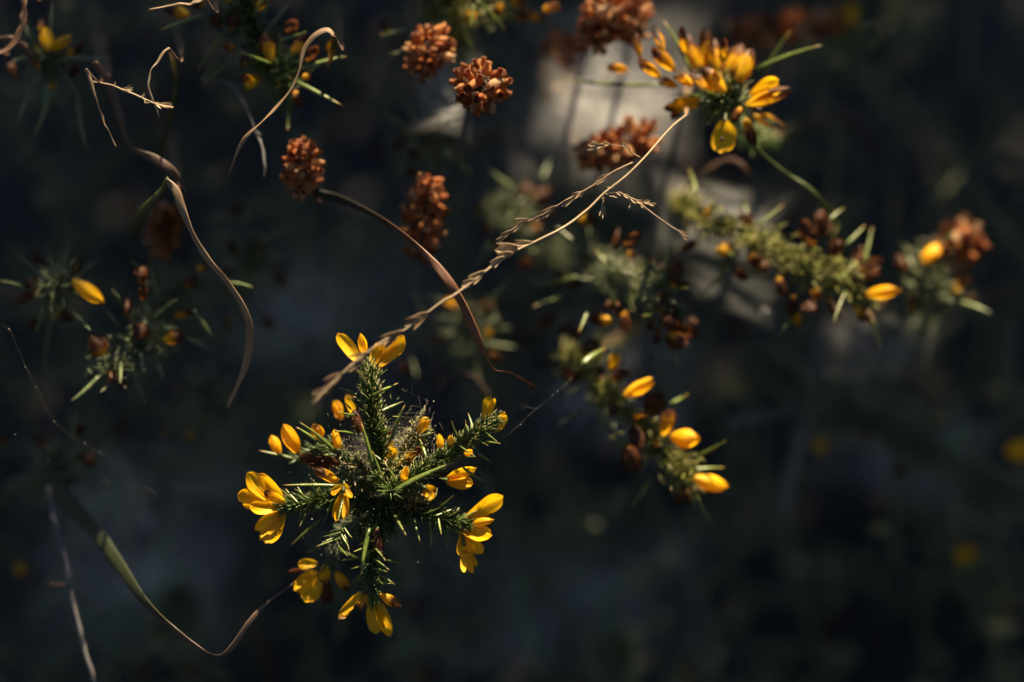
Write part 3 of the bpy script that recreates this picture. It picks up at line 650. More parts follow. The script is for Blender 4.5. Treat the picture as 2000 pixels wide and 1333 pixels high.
sprig('sunlit pale green gorse sprig of brown pods running down right of centre', 58, [(1330, 400, 40), (1420, 440, 14), (1520, 490, 4), (1620, 545, 0), (1690, 580, 0)],
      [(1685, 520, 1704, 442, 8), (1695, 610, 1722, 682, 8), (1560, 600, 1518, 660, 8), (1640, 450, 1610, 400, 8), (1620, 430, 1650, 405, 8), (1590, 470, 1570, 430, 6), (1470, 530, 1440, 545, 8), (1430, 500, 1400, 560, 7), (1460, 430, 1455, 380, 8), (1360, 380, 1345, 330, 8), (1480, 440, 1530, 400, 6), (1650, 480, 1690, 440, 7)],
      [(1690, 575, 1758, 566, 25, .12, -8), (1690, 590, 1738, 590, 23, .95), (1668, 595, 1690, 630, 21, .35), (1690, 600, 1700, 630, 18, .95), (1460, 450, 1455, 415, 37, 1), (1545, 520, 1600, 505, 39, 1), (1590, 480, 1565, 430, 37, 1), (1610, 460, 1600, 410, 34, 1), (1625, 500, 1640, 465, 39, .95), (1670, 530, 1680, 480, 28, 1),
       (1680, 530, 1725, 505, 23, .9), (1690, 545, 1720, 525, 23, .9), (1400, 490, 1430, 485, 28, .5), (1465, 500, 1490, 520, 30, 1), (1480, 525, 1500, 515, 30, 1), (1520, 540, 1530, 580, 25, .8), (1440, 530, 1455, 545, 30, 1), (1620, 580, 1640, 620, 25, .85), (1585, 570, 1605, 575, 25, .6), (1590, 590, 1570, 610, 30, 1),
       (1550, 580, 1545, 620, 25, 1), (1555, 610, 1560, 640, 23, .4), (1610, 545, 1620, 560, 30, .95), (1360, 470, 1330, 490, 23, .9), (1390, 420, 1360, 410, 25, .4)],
      [(1400, 440, 8, 130, (20, 46)), (1480, 480, 4, 130, (20, 46)), (1570, 520, 0, 110, (20, 44)), (1640, 540, 0, 110, (20, 44))], mat='sunlit_needle', smat='spine', dens=.9)
sprig('gorse sprig crowded with dark brown pods at the centre right', 50, [(1160, 520, 50), (1200, 545, 25), (1260, 575, 8), (1320, 610, 0)],
      [(1200, 532, 1161, 487, 8), (1128, 541, 1050, 560, 9, 15), (1308, 665, 1323, 718, 8), (1422, 526, 1363, 583, 8, 12), (1185, 640, 1165, 690, 7), (1290, 560, 1315, 470, 9, -6), (1120, 470, 1085, 440, 7), (1260, 600, 1230, 560, 5), (1280, 615, 1255, 618, 5), (1310, 568, 1345, 562, 6), (1150, 600, 1130, 650, 7), (1100, 580, 1040, 600, 7, 20)],
      [(1308, 552, 1333, 512, 29, 1.00, -6), (1310, 562, 1344, 553, 25, 0.73, -6), (1288, 610, 1295, 568, 29, 0.93, -6), (1300, 620, 1320, 600, 27, 1.00), (1295, 625, 1325, 640, 31, 1.00, -8), (1310, 640, 1365, 630, 25, 0.88), (1305, 650, 1370, 650, 25, 0.78), (1310, 655, 1345, 675, 23, 0.73, -8), (1300, 660, 1330, 682, 25, 1.00), (1275, 625, 1272, 645, 22, 1), (1285, 645, 1285, 670, 23, 1.00), (1290, 545, 1300, 515, 21, 1.00),
       (1197, 626, 1150, 622, 25, 0.63, -4), (1218, 607, 1224, 655, 22, 0.78), (1205, 590, 1210, 615, 23, 1.00), (1190, 590, 1186, 600, 20, 1), (1200, 487, 1206, 445, 16, 1), (1221, 480, 1250, 456, 22, 0.83), (1225, 500, 1242, 495, 21, 0.48), (1050, 640, 1085, 615, 30, 1, 30), (1090, 650, 1125, 630, 28, 1, 30), (1110, 660, 1142, 645, 24, 1, 30),
       (1130, 430, 1165, 425, 29, 0.68, 15), (1080, 560, 1100, 530, 26, 1, 25), (1110, 560, 1135, 550, 22, 1, 25)],
      [(1200, 545, 10, 130, (22, 50)), (1280, 570, -2, 130, (20, 44)), (1150, 500, 30, 80, (24, 50))], mat='dull_needle', smat='spine', dens=1.6)
sprig('gorse sprig below the brown pods with three bright yellow flowers on its right', 50, [(1120, 700, 45), (1190, 770, 20), (1270, 850, 5), (1345, 935, 0)],
      [(1303, 794, 1345, 770, 9), (1355, 895, 1420, 860, 10, -6), (1351, 918, 1416, 914, 9, -6), (1355, 960, 1393, 1028, 10, -6), (1135, 714, 1183, 680, 15, -12), (1330, 950, 1308, 970, 7), (1215, 868, 1190, 866, 7), (1280, 930, 1235, 990, 8), (1140, 800, 1090, 830, 8), (1320, 900, 1290, 870, 6), (1200, 760, 1150, 750, 6)],
      [(1219, 774, 1277, 742, 30, .08, -10), (1310, 855, 1366, 857, 38, .04, -10), (1356, 934, 1419, 953, 34, .05, -10), (1192, 724, 1206, 690, 30, .12), (1265, 810, 1290, 770, 44, .95), (1295, 850, 1312, 800, 34, .35), (1240, 815, 1262, 812, 18, .5), (1225, 870, 1240, 925, 40, 1), (1240, 830, 1245, 880, 32, 1), (1205, 790, 1190, 810, 30, 1), (1190, 740, 1230, 725, 20, .95), (1175, 745, 1172, 715, 20, 1),
       (1330, 955, 1325, 985, 22, .9), (1345, 955, 1350, 985, 20, .9), (1285, 860, 1275, 885, 28, 1), (1350, 930, 1345, 950, 16, .7), (1140, 690, 1170, 665, 36, 1, 25), (1100, 720, 1130, 745, 30, 1, 25)],
      [(1190, 770, 10, 120, (20, 46)), (1270, 850, 2, 110, (20, 44)), (1330, 915, -2, 130, (18, 42)), (1130, 720, 30, 70, (24, 50))], mat='sunlit_needle', smat='spine', dens=.8)
sprig('blurred gorse tip with a yellow flower under the orange heather at far right', 84, [(1800, 640, 40), (1810, 570, 15), (1815, 500, 0)],
      [(1870, 590, 1938, 614, 13, 0), (1800, 570, 1760, 540, 8), (1840, 590, 1880, 560, 9), (1790, 540, 1770, 480, 8)],
      [(1800, 510, 1835, 480, 36, .12, -10), (1780, 610, 1790, 560, 30, .9), (1820, 610, 1850, 590, 30, .9), (1860, 570, 1890, 540, 28, .6), (1770, 530, 1750, 500, 28, .95), (1880, 590, 1905, 580, 22, .6)],
      [(1820, 560, 0, 110, (26, 60))], dens=1.2)
GB = 'blurred gorse sprigs deeper in the bush'
sprig('dim gorse sprig between the upper heather heads with dark withered flowers', 85, [(850, 300, 40), (840, 275, 15), (835, 255, 0)],
      [(810, 250, 760, 235, 8), (850, 240, 880, 200, 8), (800, 290, 750, 270, 8), (860, 280, 890, 320, 7), (800, 310, 770, 350, 7), (790, 250, 745, 215, 7)],
      [(840, 265, 850, 225, 26, 1), (850, 280, 890, 275, 26, 1), (800, 270, 770, 285, 30, 1), (795, 255, 780, 245, 16, .6), (740, 300, 725, 290, 24, 1), (820, 290, 800, 310, 26, 1), (815, 345, 800, 330, 22, 1)],
      [(835, 270, 0, 80, (24, 56))], GB, dens=1.0)
sprig('dim gorse sprig behind the grass seed head with scattered dark pods', 100, [(1040, 480, 40), (1010, 440, 10), (985, 400, 0)],
      [(1000, 365, 955, 330, 9), (1010, 420, 1030, 370, 8), (1040, 430, 1000, 400, 9), (950, 420, 915, 430, 8), (1060, 350, 1075, 310, 8), (1020, 480, 1060, 500, 8), (920, 350, 890, 300, 8), (960, 470, 930, 520, 8)],
      [(1015, 380, 1035, 360, 28, 1), (1040, 390, 1075, 370, 28, 1), (950, 400, 925, 415, 28, 1), (1040, 440, 1060, 455, 24, .8), (990, 470, 965, 480, 24, 1), (1010, 520, 1040, 510, 26, 1), (1060, 420, 1080, 410, 26, 1), (960, 450, 940, 440, 26, .95), (1130, 330, 1150, 310, 26, 1)],
      [(1000, 420, 0, 100, (26, 60)), (1080, 500, 20, 70, (26, 60))], GB, dens=1.0)
sprig('dim gorse sprig behind the rusty arching blade with two small yellow flowers', 95, [(900, 700, 40), (905, 660, 15), (915, 620, 0)],
      [(920, 610, 990, 555, 9), (890, 600, 825, 575, 9), (930, 640, 1000, 640, 9), (870, 650, 930, 655, 8), (800, 690, 815, 740, 8), (930, 700, 935, 755, 8), (950, 670, 1020, 680, 8), (830, 620, 800, 560, 8), (780, 700, 760, 650, 7)],
      [(870, 590, 895, 595, 22, .1), (948, 650, 960, 652, 22, .05), (840, 660, 870, 665, 24, 1), (925, 600, 945, 615, 28, 1), (960, 690, 975, 705, 22, .9), (780, 710, 800, 735, 26, 1), (940, 600, 960, 590, 26, 1)],
      [(915, 640, 0, 80, (26, 60))], GB, dens=1.0)
sprig('dim gorse sprig right of the long tan grass blade', 88, [(480, 560, 40), (490, 520, 10), (500, 480, 0)],
      [(500, 470, 600, 440, 9), (480, 440, 490, 400, 8), (470, 530, 540, 560, 8), (520, 520, 535, 600, 8), (455, 470, 430, 450, 8), (520, 540, 580, 580, 8), (530, 640, 550, 690, 8), (440, 420, 400, 430, 7)],
      [(460, 500, 450, 470, 28, 1), (450, 420, 470, 400, 26, .9), (430, 540, 445, 520, 22, 1), (540, 530, 555, 560, 26, 1), (515, 620, 530, 640, 26, 1), (450, 620, 445, 640, 20, .8), (500, 490, 520, 470, 24, 1)],
      [(490, 500, 0, 90, (26, 58))], GB, dens=1.0)
sprig('dim gorse sprig below the long tan grass blade holding a small brown bud', 105, [(400, 830, 40), (405, 790, 10), (408, 760, 0)],
      [(400, 770, 355, 730, 8), (400, 790, 360, 800, 8), (420, 770, 470, 810, 8), (390, 800, 385, 840, 7), (410, 750, 420, 700, 8), (430, 790, 470, 770, 8)],
      [(405, 800, 413, 805, 20, .7), (340, 760, 360, 755, 18, 1), (320, 850, 325, 840, 20, .6), (375, 855, 370, 845, 18, .6)], [(405, 785, 0, 70, (24, 56))], GB, dens=.8)
sprig('dark shaded gorse sprig at the left edge under the spider thread', 75, [(60, 960, 30), (90, 930, 10), (110, 890, 0)],
      [(60, 930, 0, 940, 8), (40, 950, 0, 955, 8), (110, 880, 60, 830, 8), (130, 900, 190, 880, 7), (200, 940, 235, 965, 7), (20, 960, 5, 980, 7), (140, 860, 150, 800, 7)],
      [(110, 900, 90, 870, 34, 1), (150, 890, 185, 905, 34, 1), (130, 930, 145, 940, 30, 1), (10, 870, 0, 850, 26, .9), (150, 850, 160, 830, 28, 1), (90, 870, 70, 850, 28, 1)],
      [(110, 905, 0, 90, (22, 50))], GB, dens=1.0)
sprig('dim blurred gorse sprig low on the left below the green arching blade', 150, [(340, 1270, 40), (345, 1220, 10), (350, 1170, 0)],
      [(350, 1180, 420, 1120, 10), (340, 1190, 290, 1130, 10), (360, 1220, 450, 1240, 10), (350, 1160, 360, 1090, 10), (330, 1240, 260, 1290, 10), (370, 1290, 460, 1330, 10)],
      [(300, 1240, 320, 1230, 30, .9), (290, 1300, 270, 1320, 34, .95), (360, 1310, 390, 1300, 34, .9), (30, 1110, 60, 1115, 30, .6)], [(350, 1210, 0, 110, (40, 90))], GB, dens=.8, ln=(40, 80), nw=7)
sprig('faint blurred gorse sprig along the bottom edge right of centre', 200, [(1180, 1380, 30), (1200, 1320, 10), (1210, 1260, 0)],
      [(1210, 1270, 1280, 1190, 11), (1190, 1300, 1110, 1250, 11), (1220, 1300, 1320, 1290, 11), (1180, 1330, 1090, 1340, 11), (800, 1270, 740, 1285, 11), (850, 1260, 760, 1260, 11)],
      [(1250, 1290, 1280, 1300, 34, .8), (1330, 1320, 1350, 1310, 34, .8), (1150, 1330, 1130, 1340, 34, .9), (800, 1180, 820, 1190, 40, .8), (810, 1310, 850, 1320, 34, .8)], [(1200, 1290, 0, 100, (40, 90))], GB, dens=.8, ln=(40, 80), nw=7)
sprig('far blurred gorse branch slanting across the lower right', 170, [(1480, 700, 30), (1650, 800, 5), (1800, 870, 0), (2030, 1010, 0)],
      [(1600, 780, 1560, 690, 12), (1750, 850, 1790, 760, 12), (1850, 900, 1900, 820, 12), (1900, 950, 1850, 1030, 12), (1980, 980, 2030, 900, 12), (1700, 820, 1640, 870, 12)],
      [(1595, 880, 1612, 858, 36, .12), (1995, 900, 1985, 858, 52, .06), (1720, 820, 1735, 805, 36, 1), (1830, 810, 1840, 830, 36, .6), (1750, 910, 1760, 930, 36, 1), (1900, 970, 1910, 990, 36, 1), (1990, 960, 2010, 980, 40, .9), (1820, 780, 1830, 790, 30, .9), (1680, 850, 1700, 860, 32, .9)],
      [(1640, 800, 0, 110, (40, 90)), (1790, 870, 0, 140, (40, 90)), (1930, 960, 0, 140, (40, 90))], GB, dens=1.0, ln=(36, 76), nw=8, sw=12)
sprig('lone far yellow gorse flower blurred in the dark at lower right', 190, [(1920, 1180, 40), (1905, 1140, 10), (1895, 1100, 0)], [(1900, 1120, 1950, 1090, 10), (1890, 1110, 1850, 1140, 10)],
      [(1893, 1100, 1878, 1066, 46, .12)], [], GB, dens=.5, tuft=8)
sprig('lone far yellow gorse flower blurred at the top edge on the right', 170, [(1660, 150, 40), (1658, 100, 10), (1657, 65, 0)], [(1650, 90, 1530, 100, 12), (1665, 80, 1720, 60, 10)],
      [(1657, 66, 1657, 0, 44, .15), (1640, 70, 1600, 45, 34, .9), (1590, 60, 1560, 50, 30, .9)], [], GB, dens=.5, tuft=8)

# ================================================================== dried heather heads
def capsule_mesh():
    prof = [(0, .10), (.08, .25), (.3, .36), (.55, .35), (.78, .25), (.88, .22), (1.0, .29), (.96, .24), (.86, .16), (.6, .2), (.45, .05)]
    mb = MB(); n = 9; vs, ts = [], []
    for iz, (z, r) in enumerate(prof):
        for k in range(n):
            a = 2 * math.pi * k / n; q = r * (1 + (.12 * math.cos(4 * a) if .9 < z else .03 * math.cos(4 * a)))
            vs.append((q * math.cos(a), q * math.sin(a), z)); ts.append(z * .65 if iz < 7 else 1.0)
    fs = [(i * n + j, i * n + (j + 1) % n, (i + 1) * n + (j + 1) % n, (i + 1) * n + j) for i in range(len(prof) - 1) for j in range(n)]
    mb.add([np.array(v) for v in vs], fs, ts)
    return mb.mesh('capsule', 'capsule')
CAPS = capsule_mesh()
def heather(label, x, y, d, ax, half, rad, n, size=26, squeeze=1.0):
    """ax: head axis in image terms (right, up, away); half length and radius in pixels"""
    c = P(x, y, d); A = nrm(RIGHT * ax[0] + UP * ax[1] + FWD * ax[2])
    low = c - A * SZ(half * 1.1, d); foot = foot_of(low)
    h = thing('heather_sprig', label, 'heather', foot, 'dried heather heads')
    root_stem(h, low, r=0.0007, foot=foot); mb = MB(); tube(mb, [low, c, c + A * SZ(half * .85, d)], [SZ(4, d), SZ(3.5, d), SZ(2, d)], 6); part('flower_axis', mb, 'wood', h)
    S = nrm(np.cross(A, V(.1, .9, .3))); B = np.cross(A, S); o0 = origin(h); nb = MB()
    for i in range(n):
        f = (i + .5) / n * 2 - 1; az = i * 2.39996 + random.uniform(-.35, .35); rd = S * math.cos(az) + B * math.sin(az)
        q = math.sqrt(max(.12, 1 - (abs(f) ** 2.2) * .8)); L = SZ(size * random.uniform(.75, 1.2), d)
        dr = nrm(rd * (1.0 - .45 * max(0, f)) + A * (f * .8 + .1) + rng.normal(size=3) * .34)
        pos = c + A * f * SZ(half, d) + rd * SZ(rad, d) * q * random.uniform(.55, .95) - dr * L * .6
        o = link('capsule', CAPS, h); o.location = pos - o0; o.rotation_mode = 'QUATERNION'
        qn = Vector(dr).to_track_quat('Z', 'Y'); o.rotation_quaternion = qn
        wd = L * random.uniform(.66, .9) ; o.scale = (wd, wd, L)
        tube(nb, [c + A * f * SZ(half, d) * .8, pos + dr * L * .05], [SZ(1.2, d), SZ(1.4, d)], 4)
    part('pedicels', nb, 'wood', h, 'stuff')
heather('sharpest copper heather head, sunlit and seen end on', 937, 170, 17, (.25, .5, -.8), 42, 58, 68, 29)
heather('copper heather head above and left of the sharpest one', 838, 102, 36, (.45, .6, -.5), 48, 48, 58, 26)
heather('half shaded oval heather head left of centre with a few glowing capsules', 590, 330, 30, (.1, .8, -.5), 58, 40, 60, 24)
heather('tall sunlit topped heather spike crossed by the rusty arching blade', 830, 425, 46, (.12, .85, -.5), 86, 44, 96, 25)
heather('broad blurred heather cluster behind the top of the grass seed stalk', 1205, 285, 66, (.85, .25, -.3), 78, 46, 66, 30)
heather('blurred orange heather cluster at the top edge', 1175, 40, 58, (.35, .7, -.3), 62, 44, 50, 30)
heather('rust red blurred heather head right of the orange cluster at top', 1238, 30, 66, (.1, .9, -.2), 52, 34, 34, 28)
heather('dim brown heather head under the tip of the long tan blade', 320, 450, 75, (.2, .8, -.3), 50, 36, 36, 28)
heather('blurred bright orange heather head at far right', 1872, 478, 88, (.35, .7, -.4), 44, 50, 40, 40)
heather('soft brown heather tuft in the haze right of the sharpest head', 1092, 130, 115, (.1, .9, 0), 70, 44, 40, 28)
heather('dark far heather row below the top edge at right', 1540, 55, 150, (1, .1, 0), 110, 34, 40, 36)

# ================================================================== grasses
def ribbon(root, rows, mat, n=48, flat=.16, name='blade', sides=8):
    """rows: (x, y, depth, width, roll)"""
    c = smooth_curve(rows, n); m = max(4, n // 4); kn = lambda s: np.interp(np.arange(n), np.linspace(0, n - 1, m), rng.normal(size=m)) * s
    c[:, 0] += kn(1.0); c[:, 1] += kn(1.0); c[:, 3] *= .95 * (1 + np.clip(kn(.13), -.3, .3)); c[:, 4] += kn(16)
    pts = np.array([P(a, b, d) for a, b, d in c[:, :3]]); T, _ = frames(pts); S = []
    for t, q in zip(T, c):
        s = nrm(np.cross(t, FWD)); b = np.cross(t, s); S.append(s * math.cos(R(q[4])) + b * math.sin(R(q[4])))
    rad = np.array([SZ(max(q[3], .6), q[2]) * .5 for q in c])
    mb = MB(); tube(mb, pts, rad, sides, flat, np.array(S))
    return part(name, mb, mat, root)
def blade(label, rows, mat, anchor=None, name='dry_grass', group='dry grass blades', extra=None, flat=.16, back=True):
    """a grass blade; its lower end (first or last row) runs back and down to the ground"""
    rows = [list(r) for r in rows]
    e = rows[0] if anchor != 'end' else rows[-1]
    a = P(e[0], e[1], e[2]); foot = foot_of(a, j=.006) if back else a
    g = thing(name, label, 'grass', foot, group)
    ribbon(g, rows, mat, flat=flat)
    if back: 
        q = SZ(e[3], e[2]) * .3; pts = smooth_curve([a, a + FWD * .03, (a + foot) * .5 + V(0, .01, .015), foot], 14); mb = MB()
        tube(mb, pts, np.linspace(q, .0008, 14), 6, .5); part('stem', mb, 'brown_straw', g)
    if extra: extra(g)
    return g
def fold(g):    # the green part of the leaf doubled back behind its tip
    ribbon(g, [(330, 352, 0, 14, 20), (316, 372, 6, 26, 30), (298, 395, 16, 30, 20), (272, 425, 34, 22, 10), (258, 470, 60, 14, 0)], 'green_blade', 20, name='leaf_fold')
blade('long S shaped tan grass blade hanging left of centre', [(326, 351, 0, 13, 35), (343, 372, -1, 16, 10), (352, 400, -1, 16, 20), (380, 466, -1, 16, 35), (410, 512, 0, 14, 40), (440, 545, 2, 13, 30), (470, 592, 5, 14, 10), (488, 645, 9, 15, 0), (482, 705, 14, 14, 10), (463, 752, 18, 11, 20), (444, 797, 22, 9, 30)], 'straw', extra=fold)
def fold2(g):
    ribbon(g, [(650, 66, 0, 9, 20), (656, 82, 6, 14, 10), (650, 100, 14, 14, 0), (640, 130, 40, 8, 0)], 'yellow_tip', 16, name='leaf_fold')
blade('curled pale brown grass blade left of the upper heather heads', [(655, 72, 0, 7, 40), (640, 59, 0, 11, 30), (615, 70, 0, 12, 10), (592, 104, 0, 10, 20), (582, 145, 0, 8, 60), (572, 168, 0, 7, 30), (545, 202, 0, 9, 20), (512, 236, 0, 8, 60), (480, 268, 2, 9, 10), (460, 305, 5, 8, 30), (449, 343, 8, 4, 50)], 'straw', extra=fold2)
blade('blurred twisting brown blade in the upper left', [(184, 124, 26, 16, 20), (212, 160, 28, 20, 10), (228, 205, 30, 20, 20), (240, 250, 30, 18, 50), (258, 288, 28, 12, 70), (300, 310, 26, 22, 10), (338, 335, 26, 20, 20), (360, 370, 28, 12, 50), (362, 402, 32, 8, 60)], 'brown_straw')
blade('thin pale grass scrap hanging beside the twisting brown blade', [(169, 136, 0, 7, 20), (174, 150, 0, 9, 10), (186, 190, 0, 7, 40), (196, 225, 0, 5, 30), (210, 255, 0, 4, 0), (228, 289, 0, 2, 0)], 'straw')
blade('small pale hooked grass scrap crossing a thin twig at upper left', [(331, 94, 0, 5, 10), (318, 106, 0, 6, 20), (300, 130, 0, 5, 50), (291, 160, 0, 5, 30), (294, 185, 0, 5, 10), (303, 208, 0, 4, 40), (311, 228, 0, 2, 0)], 'pale_straw')
blade('thin brown grass tip crossing the top edge at left', [(402, -4, 0, 6, 10), (375, 6, 0, 6, 30), (335, 10, 0, 5, 20), (292, 20, 0, 3, 0)], 'straw')
blade('curved brown blade cut by the top left corner', [(44, -30, 20, 18, 10), (46, 30, 18, 17, 30), (36, 70, 18, 16, 10), (10, 100, 18, 14, 40), (-40, 112, 20, 12, 30)], 'brown_straw')
blade('faint bent brown blade behind the corner blade at upper left', [(-20, 80, 34, 12, 10), (25, 80, 34, 14, 30), (55, 105, 36, 12, 10), (70, 140, 42, 8, 10)], 'brown_straw')
blade('upright green blade with yellow tip in the upper left dark', [(312, 310, 60, 8, 10), (330, 240, 44, 10, 20), (344, 170, 34, 11, 20), (338, 125, 30, 12, 10), (331, 103, 30, 6, 0)], 'yellow_tip')
blade('rusty brown blade arching down from centre left to the middle', [(610, 376, 34, 20, 20), (660, 388, 30, 18, 20), (720, 415, 20, 15, 10), (775, 448, 12, 13, 60), (822, 488, 4, 15, 50), (868, 540, 0, 19, 20), (900, 592, 0, 18, 10), (925, 645, 1, 17, 30), (945, 690, 3, 14, 30), (966, 722, 5, 9, 60), (1000, 729, 8, 8, 60), (1045, 760, 16, 8, 40)], 'rust_straw')
blade('faint grey brown curl below the rusty arching blade', [(855, 752, 90, 4, 10), (890, 732, 86, 4.5, 10), (930, 735, 82, 4.5, 10), (950, 765, 78, 4.5, 20), (985, 792, 74, 4, 10), (1025, 797, 70, 3, 0)], 'brown_straw')
blade('long green to brown blade sagging across the lower left', [(92, 925, 72, 30, 10), (130, 975, 62, 32, 10), (180, 1030, 48, 28, 20), (230, 1098, 34, 25, 20), (275, 1165, 18, 21, 30), (325, 1218, 3, 19, 30), (378, 1260, 1, 16, 40), (425, 1281, 0, 10, 65), (456, 1262, 0, 13, 40), (490, 1215, 0, 14, 20), (525, 1175, 3, 9, 30), (575, 1138, 8, 5, 20)], 'arch_straw')
blade('thin grey jointed grass stem at the lower left', [(93, 950, 60, 8, 0), (105, 1015, 52, 9, 0), (122, 1075, 46, 10, 0), (133, 1112, 44, 11, 0), (137, 1150, 42, 8, 0), (158, 1235, 40, 9, 0), (172, 1295, 38, 12, 0), (190, 1350, 38, 10, 0)], 'grey_straw', flat=.8,
      extra=lambda g: ribbon(g, [(84, 1139, 50, 8, 0), (108, 1143, 46, 7, 0), (134, 1142, 43, 6, 0)], 'brown_straw', 10, .8, 'side_twig'))
blade('thin grey twig hanging behind the curled pale brown blade', [(392, 152, 48, 4, 0), (440, 164, 42, 5, 0), (462, 178, 38, 6, 0), (485, 222, 34, 5, 0), (502, 262, 32, 5, 0), (512, 290, 30, 5, 0), (517, 320, 28, 4, 0), (515, 348, 28, 3, 0)], 'grey_straw', flat=.8,
      extra=lambda g: (ribbon(g, [(458, 174, 38, 3, 0), (466, 168, 37, 2, 0)], 'grey_straw', 6, .8, 'side_twig'), ribbon(g, [(500, 258, 32, 4, 0), (511, 263, 31, 2, 0)], 'grey_straw', 6, .8, 'side_twig')))
blade('blurred reddish bent blade right of the heather cluster', [(1345, 365, 85, 9, 10), (1385, 330, 85, 11, 20), (1425, 315, 85, 11, 20), (1450, 325, 85, 11, 20), (1465, 352, 85, 13, 10)], 'rust_straw')
blade('green stem with a pale joint slanting below the large sunlit head', [(1455, 268, 40, 8, 0), (1500, 310, 44, 8, 0), (1545, 345, 46, 9, 0), (1578, 368, 46, 14, 0), (1605, 392, 50, 9, 0), (1640, 440, 70, 7, 0)], 'green_blade', 'end', flat=.8)
blade('faint upright pale blade far behind on the right', [(1530, 1010, 200, 20, 10), (1560, 880, 190, 26, 10), (1590, 760, 180, 30, 20), (1610, 640, 170, 22, 10)], 'grey_straw')
blade('faint level grey blade far behind on the right', [(1700, 760, 190, 14, 0), (1560, 800, 180, 16, 0), (1420, 825, 170, 12, 0)], 'grey_straw')

def spikelet(root, x, y, ang, ln, w, d, dd=0.0, mat='pale_straw', name='spikelet'):
    mb = MB(); a = R(ang)
    for k in range(3):
        q = a + R((k - 1) * 14 + random.uniform(-5, 5)); B = P(x, y, d); T = P(x + math.cos(q) * ln * (1 - .12 * abs(k - 1)), y - math.sin(q) * ln * (1 - .12 * abs(k - 1)), d + dd + (k - 1) * 1.2)
        petal(mb, B, T, SZ(w * .72, d), facing((k - 1) * 60, T - B), fold=75, bow=.05, peak=.42, base=.4, nu=8, nv=5)
    return part(name, mb, mat, root)
def seed_stalk():
    a = P(1340, 225, 16); foot = foot_of(a)
    g = thing('grass_seed_stalk', 'pale grass seed stalk slanting down across the middle to the focused yellow flower', 'grass', foot)
    root_stem(g, a, r=.0006, mat='straw', foot=foot)
    rows = [(1340, 225, 16), (1310, 250, 10), (1262, 305, 3), (1222, 345, 0), (1180, 378, -1), (1145, 412, -3), (1100, 445, -6), (1040, 475, -9), (985, 502, -12), (930, 545, -16), (885, 578, -19), (860, 592, -20), (790, 645, -23), (745, 668, -26), (690, 710, -30), (650, 748, -34), (610, 790, -38)]
    c = smooth_curve(rows, 70); w = np.interp(np.arange(70), [0, 10, 25, 40, 55, 69], [4, 5, 5.5, 5, 3, 2]); mb = MB()
    tube(mb, [P(*q) for q in c], [SZ(a_, q[2]) * .5 for a_, q in zip(w, c)], 7); part('stalk', mb, 'pale_straw', g)
    for q in ((1042, 474, 184, 42, 11, -9), (1012, 482, 188, 46, 20, -11), (1002, 494, 198, 36, 17, -12), (985, 501, 212, 34, 15, -13), (948, 530, 213, 40, 17, -15), (930, 546, 206, 32, 15, -16), (838, 610, 213, 52, 17, -21), (820, 620, 205, 36, 13, -22),
              (786, 646, 212, 52, 19, -24), (776, 654, 222, 38, 14, -24), (722, 688, 212, 52, 16, -28), (708, 700, 224, 40, 14, -29), (672, 728, 218, 50, 17, -32), (655, 744, 228, 44, 15, -33), (636, 762, 232, 48, 14, -35), (640, 758, 205, 36, 11, -35)):
        spikelet(g, *(q if q[0] > 880 else (q[0], q[1], q[2], q[3], q[4] * .8, q[5], 0.0, 'straw')))  # lower spikelets take a browner straw, their shade put into the colour
    def sub(rows, w, sp, mat='straw'):
        c = smooth_curve([r for r in rows], 30); mb = MB(); tube(mb, [P(*q) for q in c], np.linspace(SZ(w), SZ(w * .5), 30) * .5, 6); b = part('side_stalk', mb, mat, g)
        for q in sp: spikelet(b, *q)
    sub([(1236, 318, 1), (1195, 338, 0), (1150, 368, -1), (1105, 392, 0), (1060, 420, 0), (1015, 440, 0), (972, 470, 0)], 4.5,
        [(1190, 340, 210, 30, 6, 0), (1180, 350, 205, 24, 5, 0), (1140, 374, 208, 30, 7, 0), (1125, 384, 215, 34, 7, 0), (1144, 370, 228, 22, 5, 0), (1085, 402, 214, 34, 7, 0), (1078, 410, 225, 26, 6, 0), (1060, 420, 210, 22, 5, 0), (1033, 428, 200, 32, 8, 0), (1020, 436, 212, 30, 7, 0), (1000, 450, 216, 28, 8, 0), (985, 460, 222, 24, 6, 0), (990, 455, 235, 20, 4, 0)])
    sub([(1250, 308, 2), (1236, 300, 2), (1222, 288, 2), (1195, 284, 2), (1172, 283, 2)], 3, [(1232, 298, 120, 16, 5, 2), (1226, 292, 135, 18, 5, 2), (1222, 288, 100, 12, 4, 2), (1195, 284, 170, 20, 7, 2), (1182, 283, 190, 22, 7, 2), (1170, 284, 175, 22, 7, 2), (1164, 288, 200, 18, 6, 2), (1168, 282, 150, 14, 5, 2)])
    sub([(1186, 366, 0), (1205, 374, 0), (1230, 386, 0), (1255, 397, 0), (1270, 400, 0), (1282, 398, 0)], 3.5, [(1200, 372, -30, 20, 5, 0), (1215, 380, -20, 18, 5, 0), (1228, 385, -35, 22, 6, 0), (1238, 392, -15, 22, 6, 0), (1248, 396, -40, 16, 5, 0), (1256, 396, 15, 16, 5, 0), (1232, 396, -100, 14, 4, 0), (1265, 399, 0, 16, 4, 0), (1182, 378, -10, 18, 4, 0), (1190, 380, -5, 20, 4, 0)])
    sub([(1250, 398, 0), (1270, 414, -1), (1300, 436, -2), (1325, 452, -3), (1342, 464, -4)], 5, [(1325, 450, -35, 22, 9, -3), (1332, 458, -50, 14, 6, -3), (1330, 455, -20, 16, 6, -3)], 'brown_straw')
    sub([(1178, 380, 0), (1178, 392, 0), (1177, 404, 0)], 1.2, [(1178, 384, -90, 12, 6, 0), (1177, 396, -92, 32, 7, 0)])
seed_stalk()
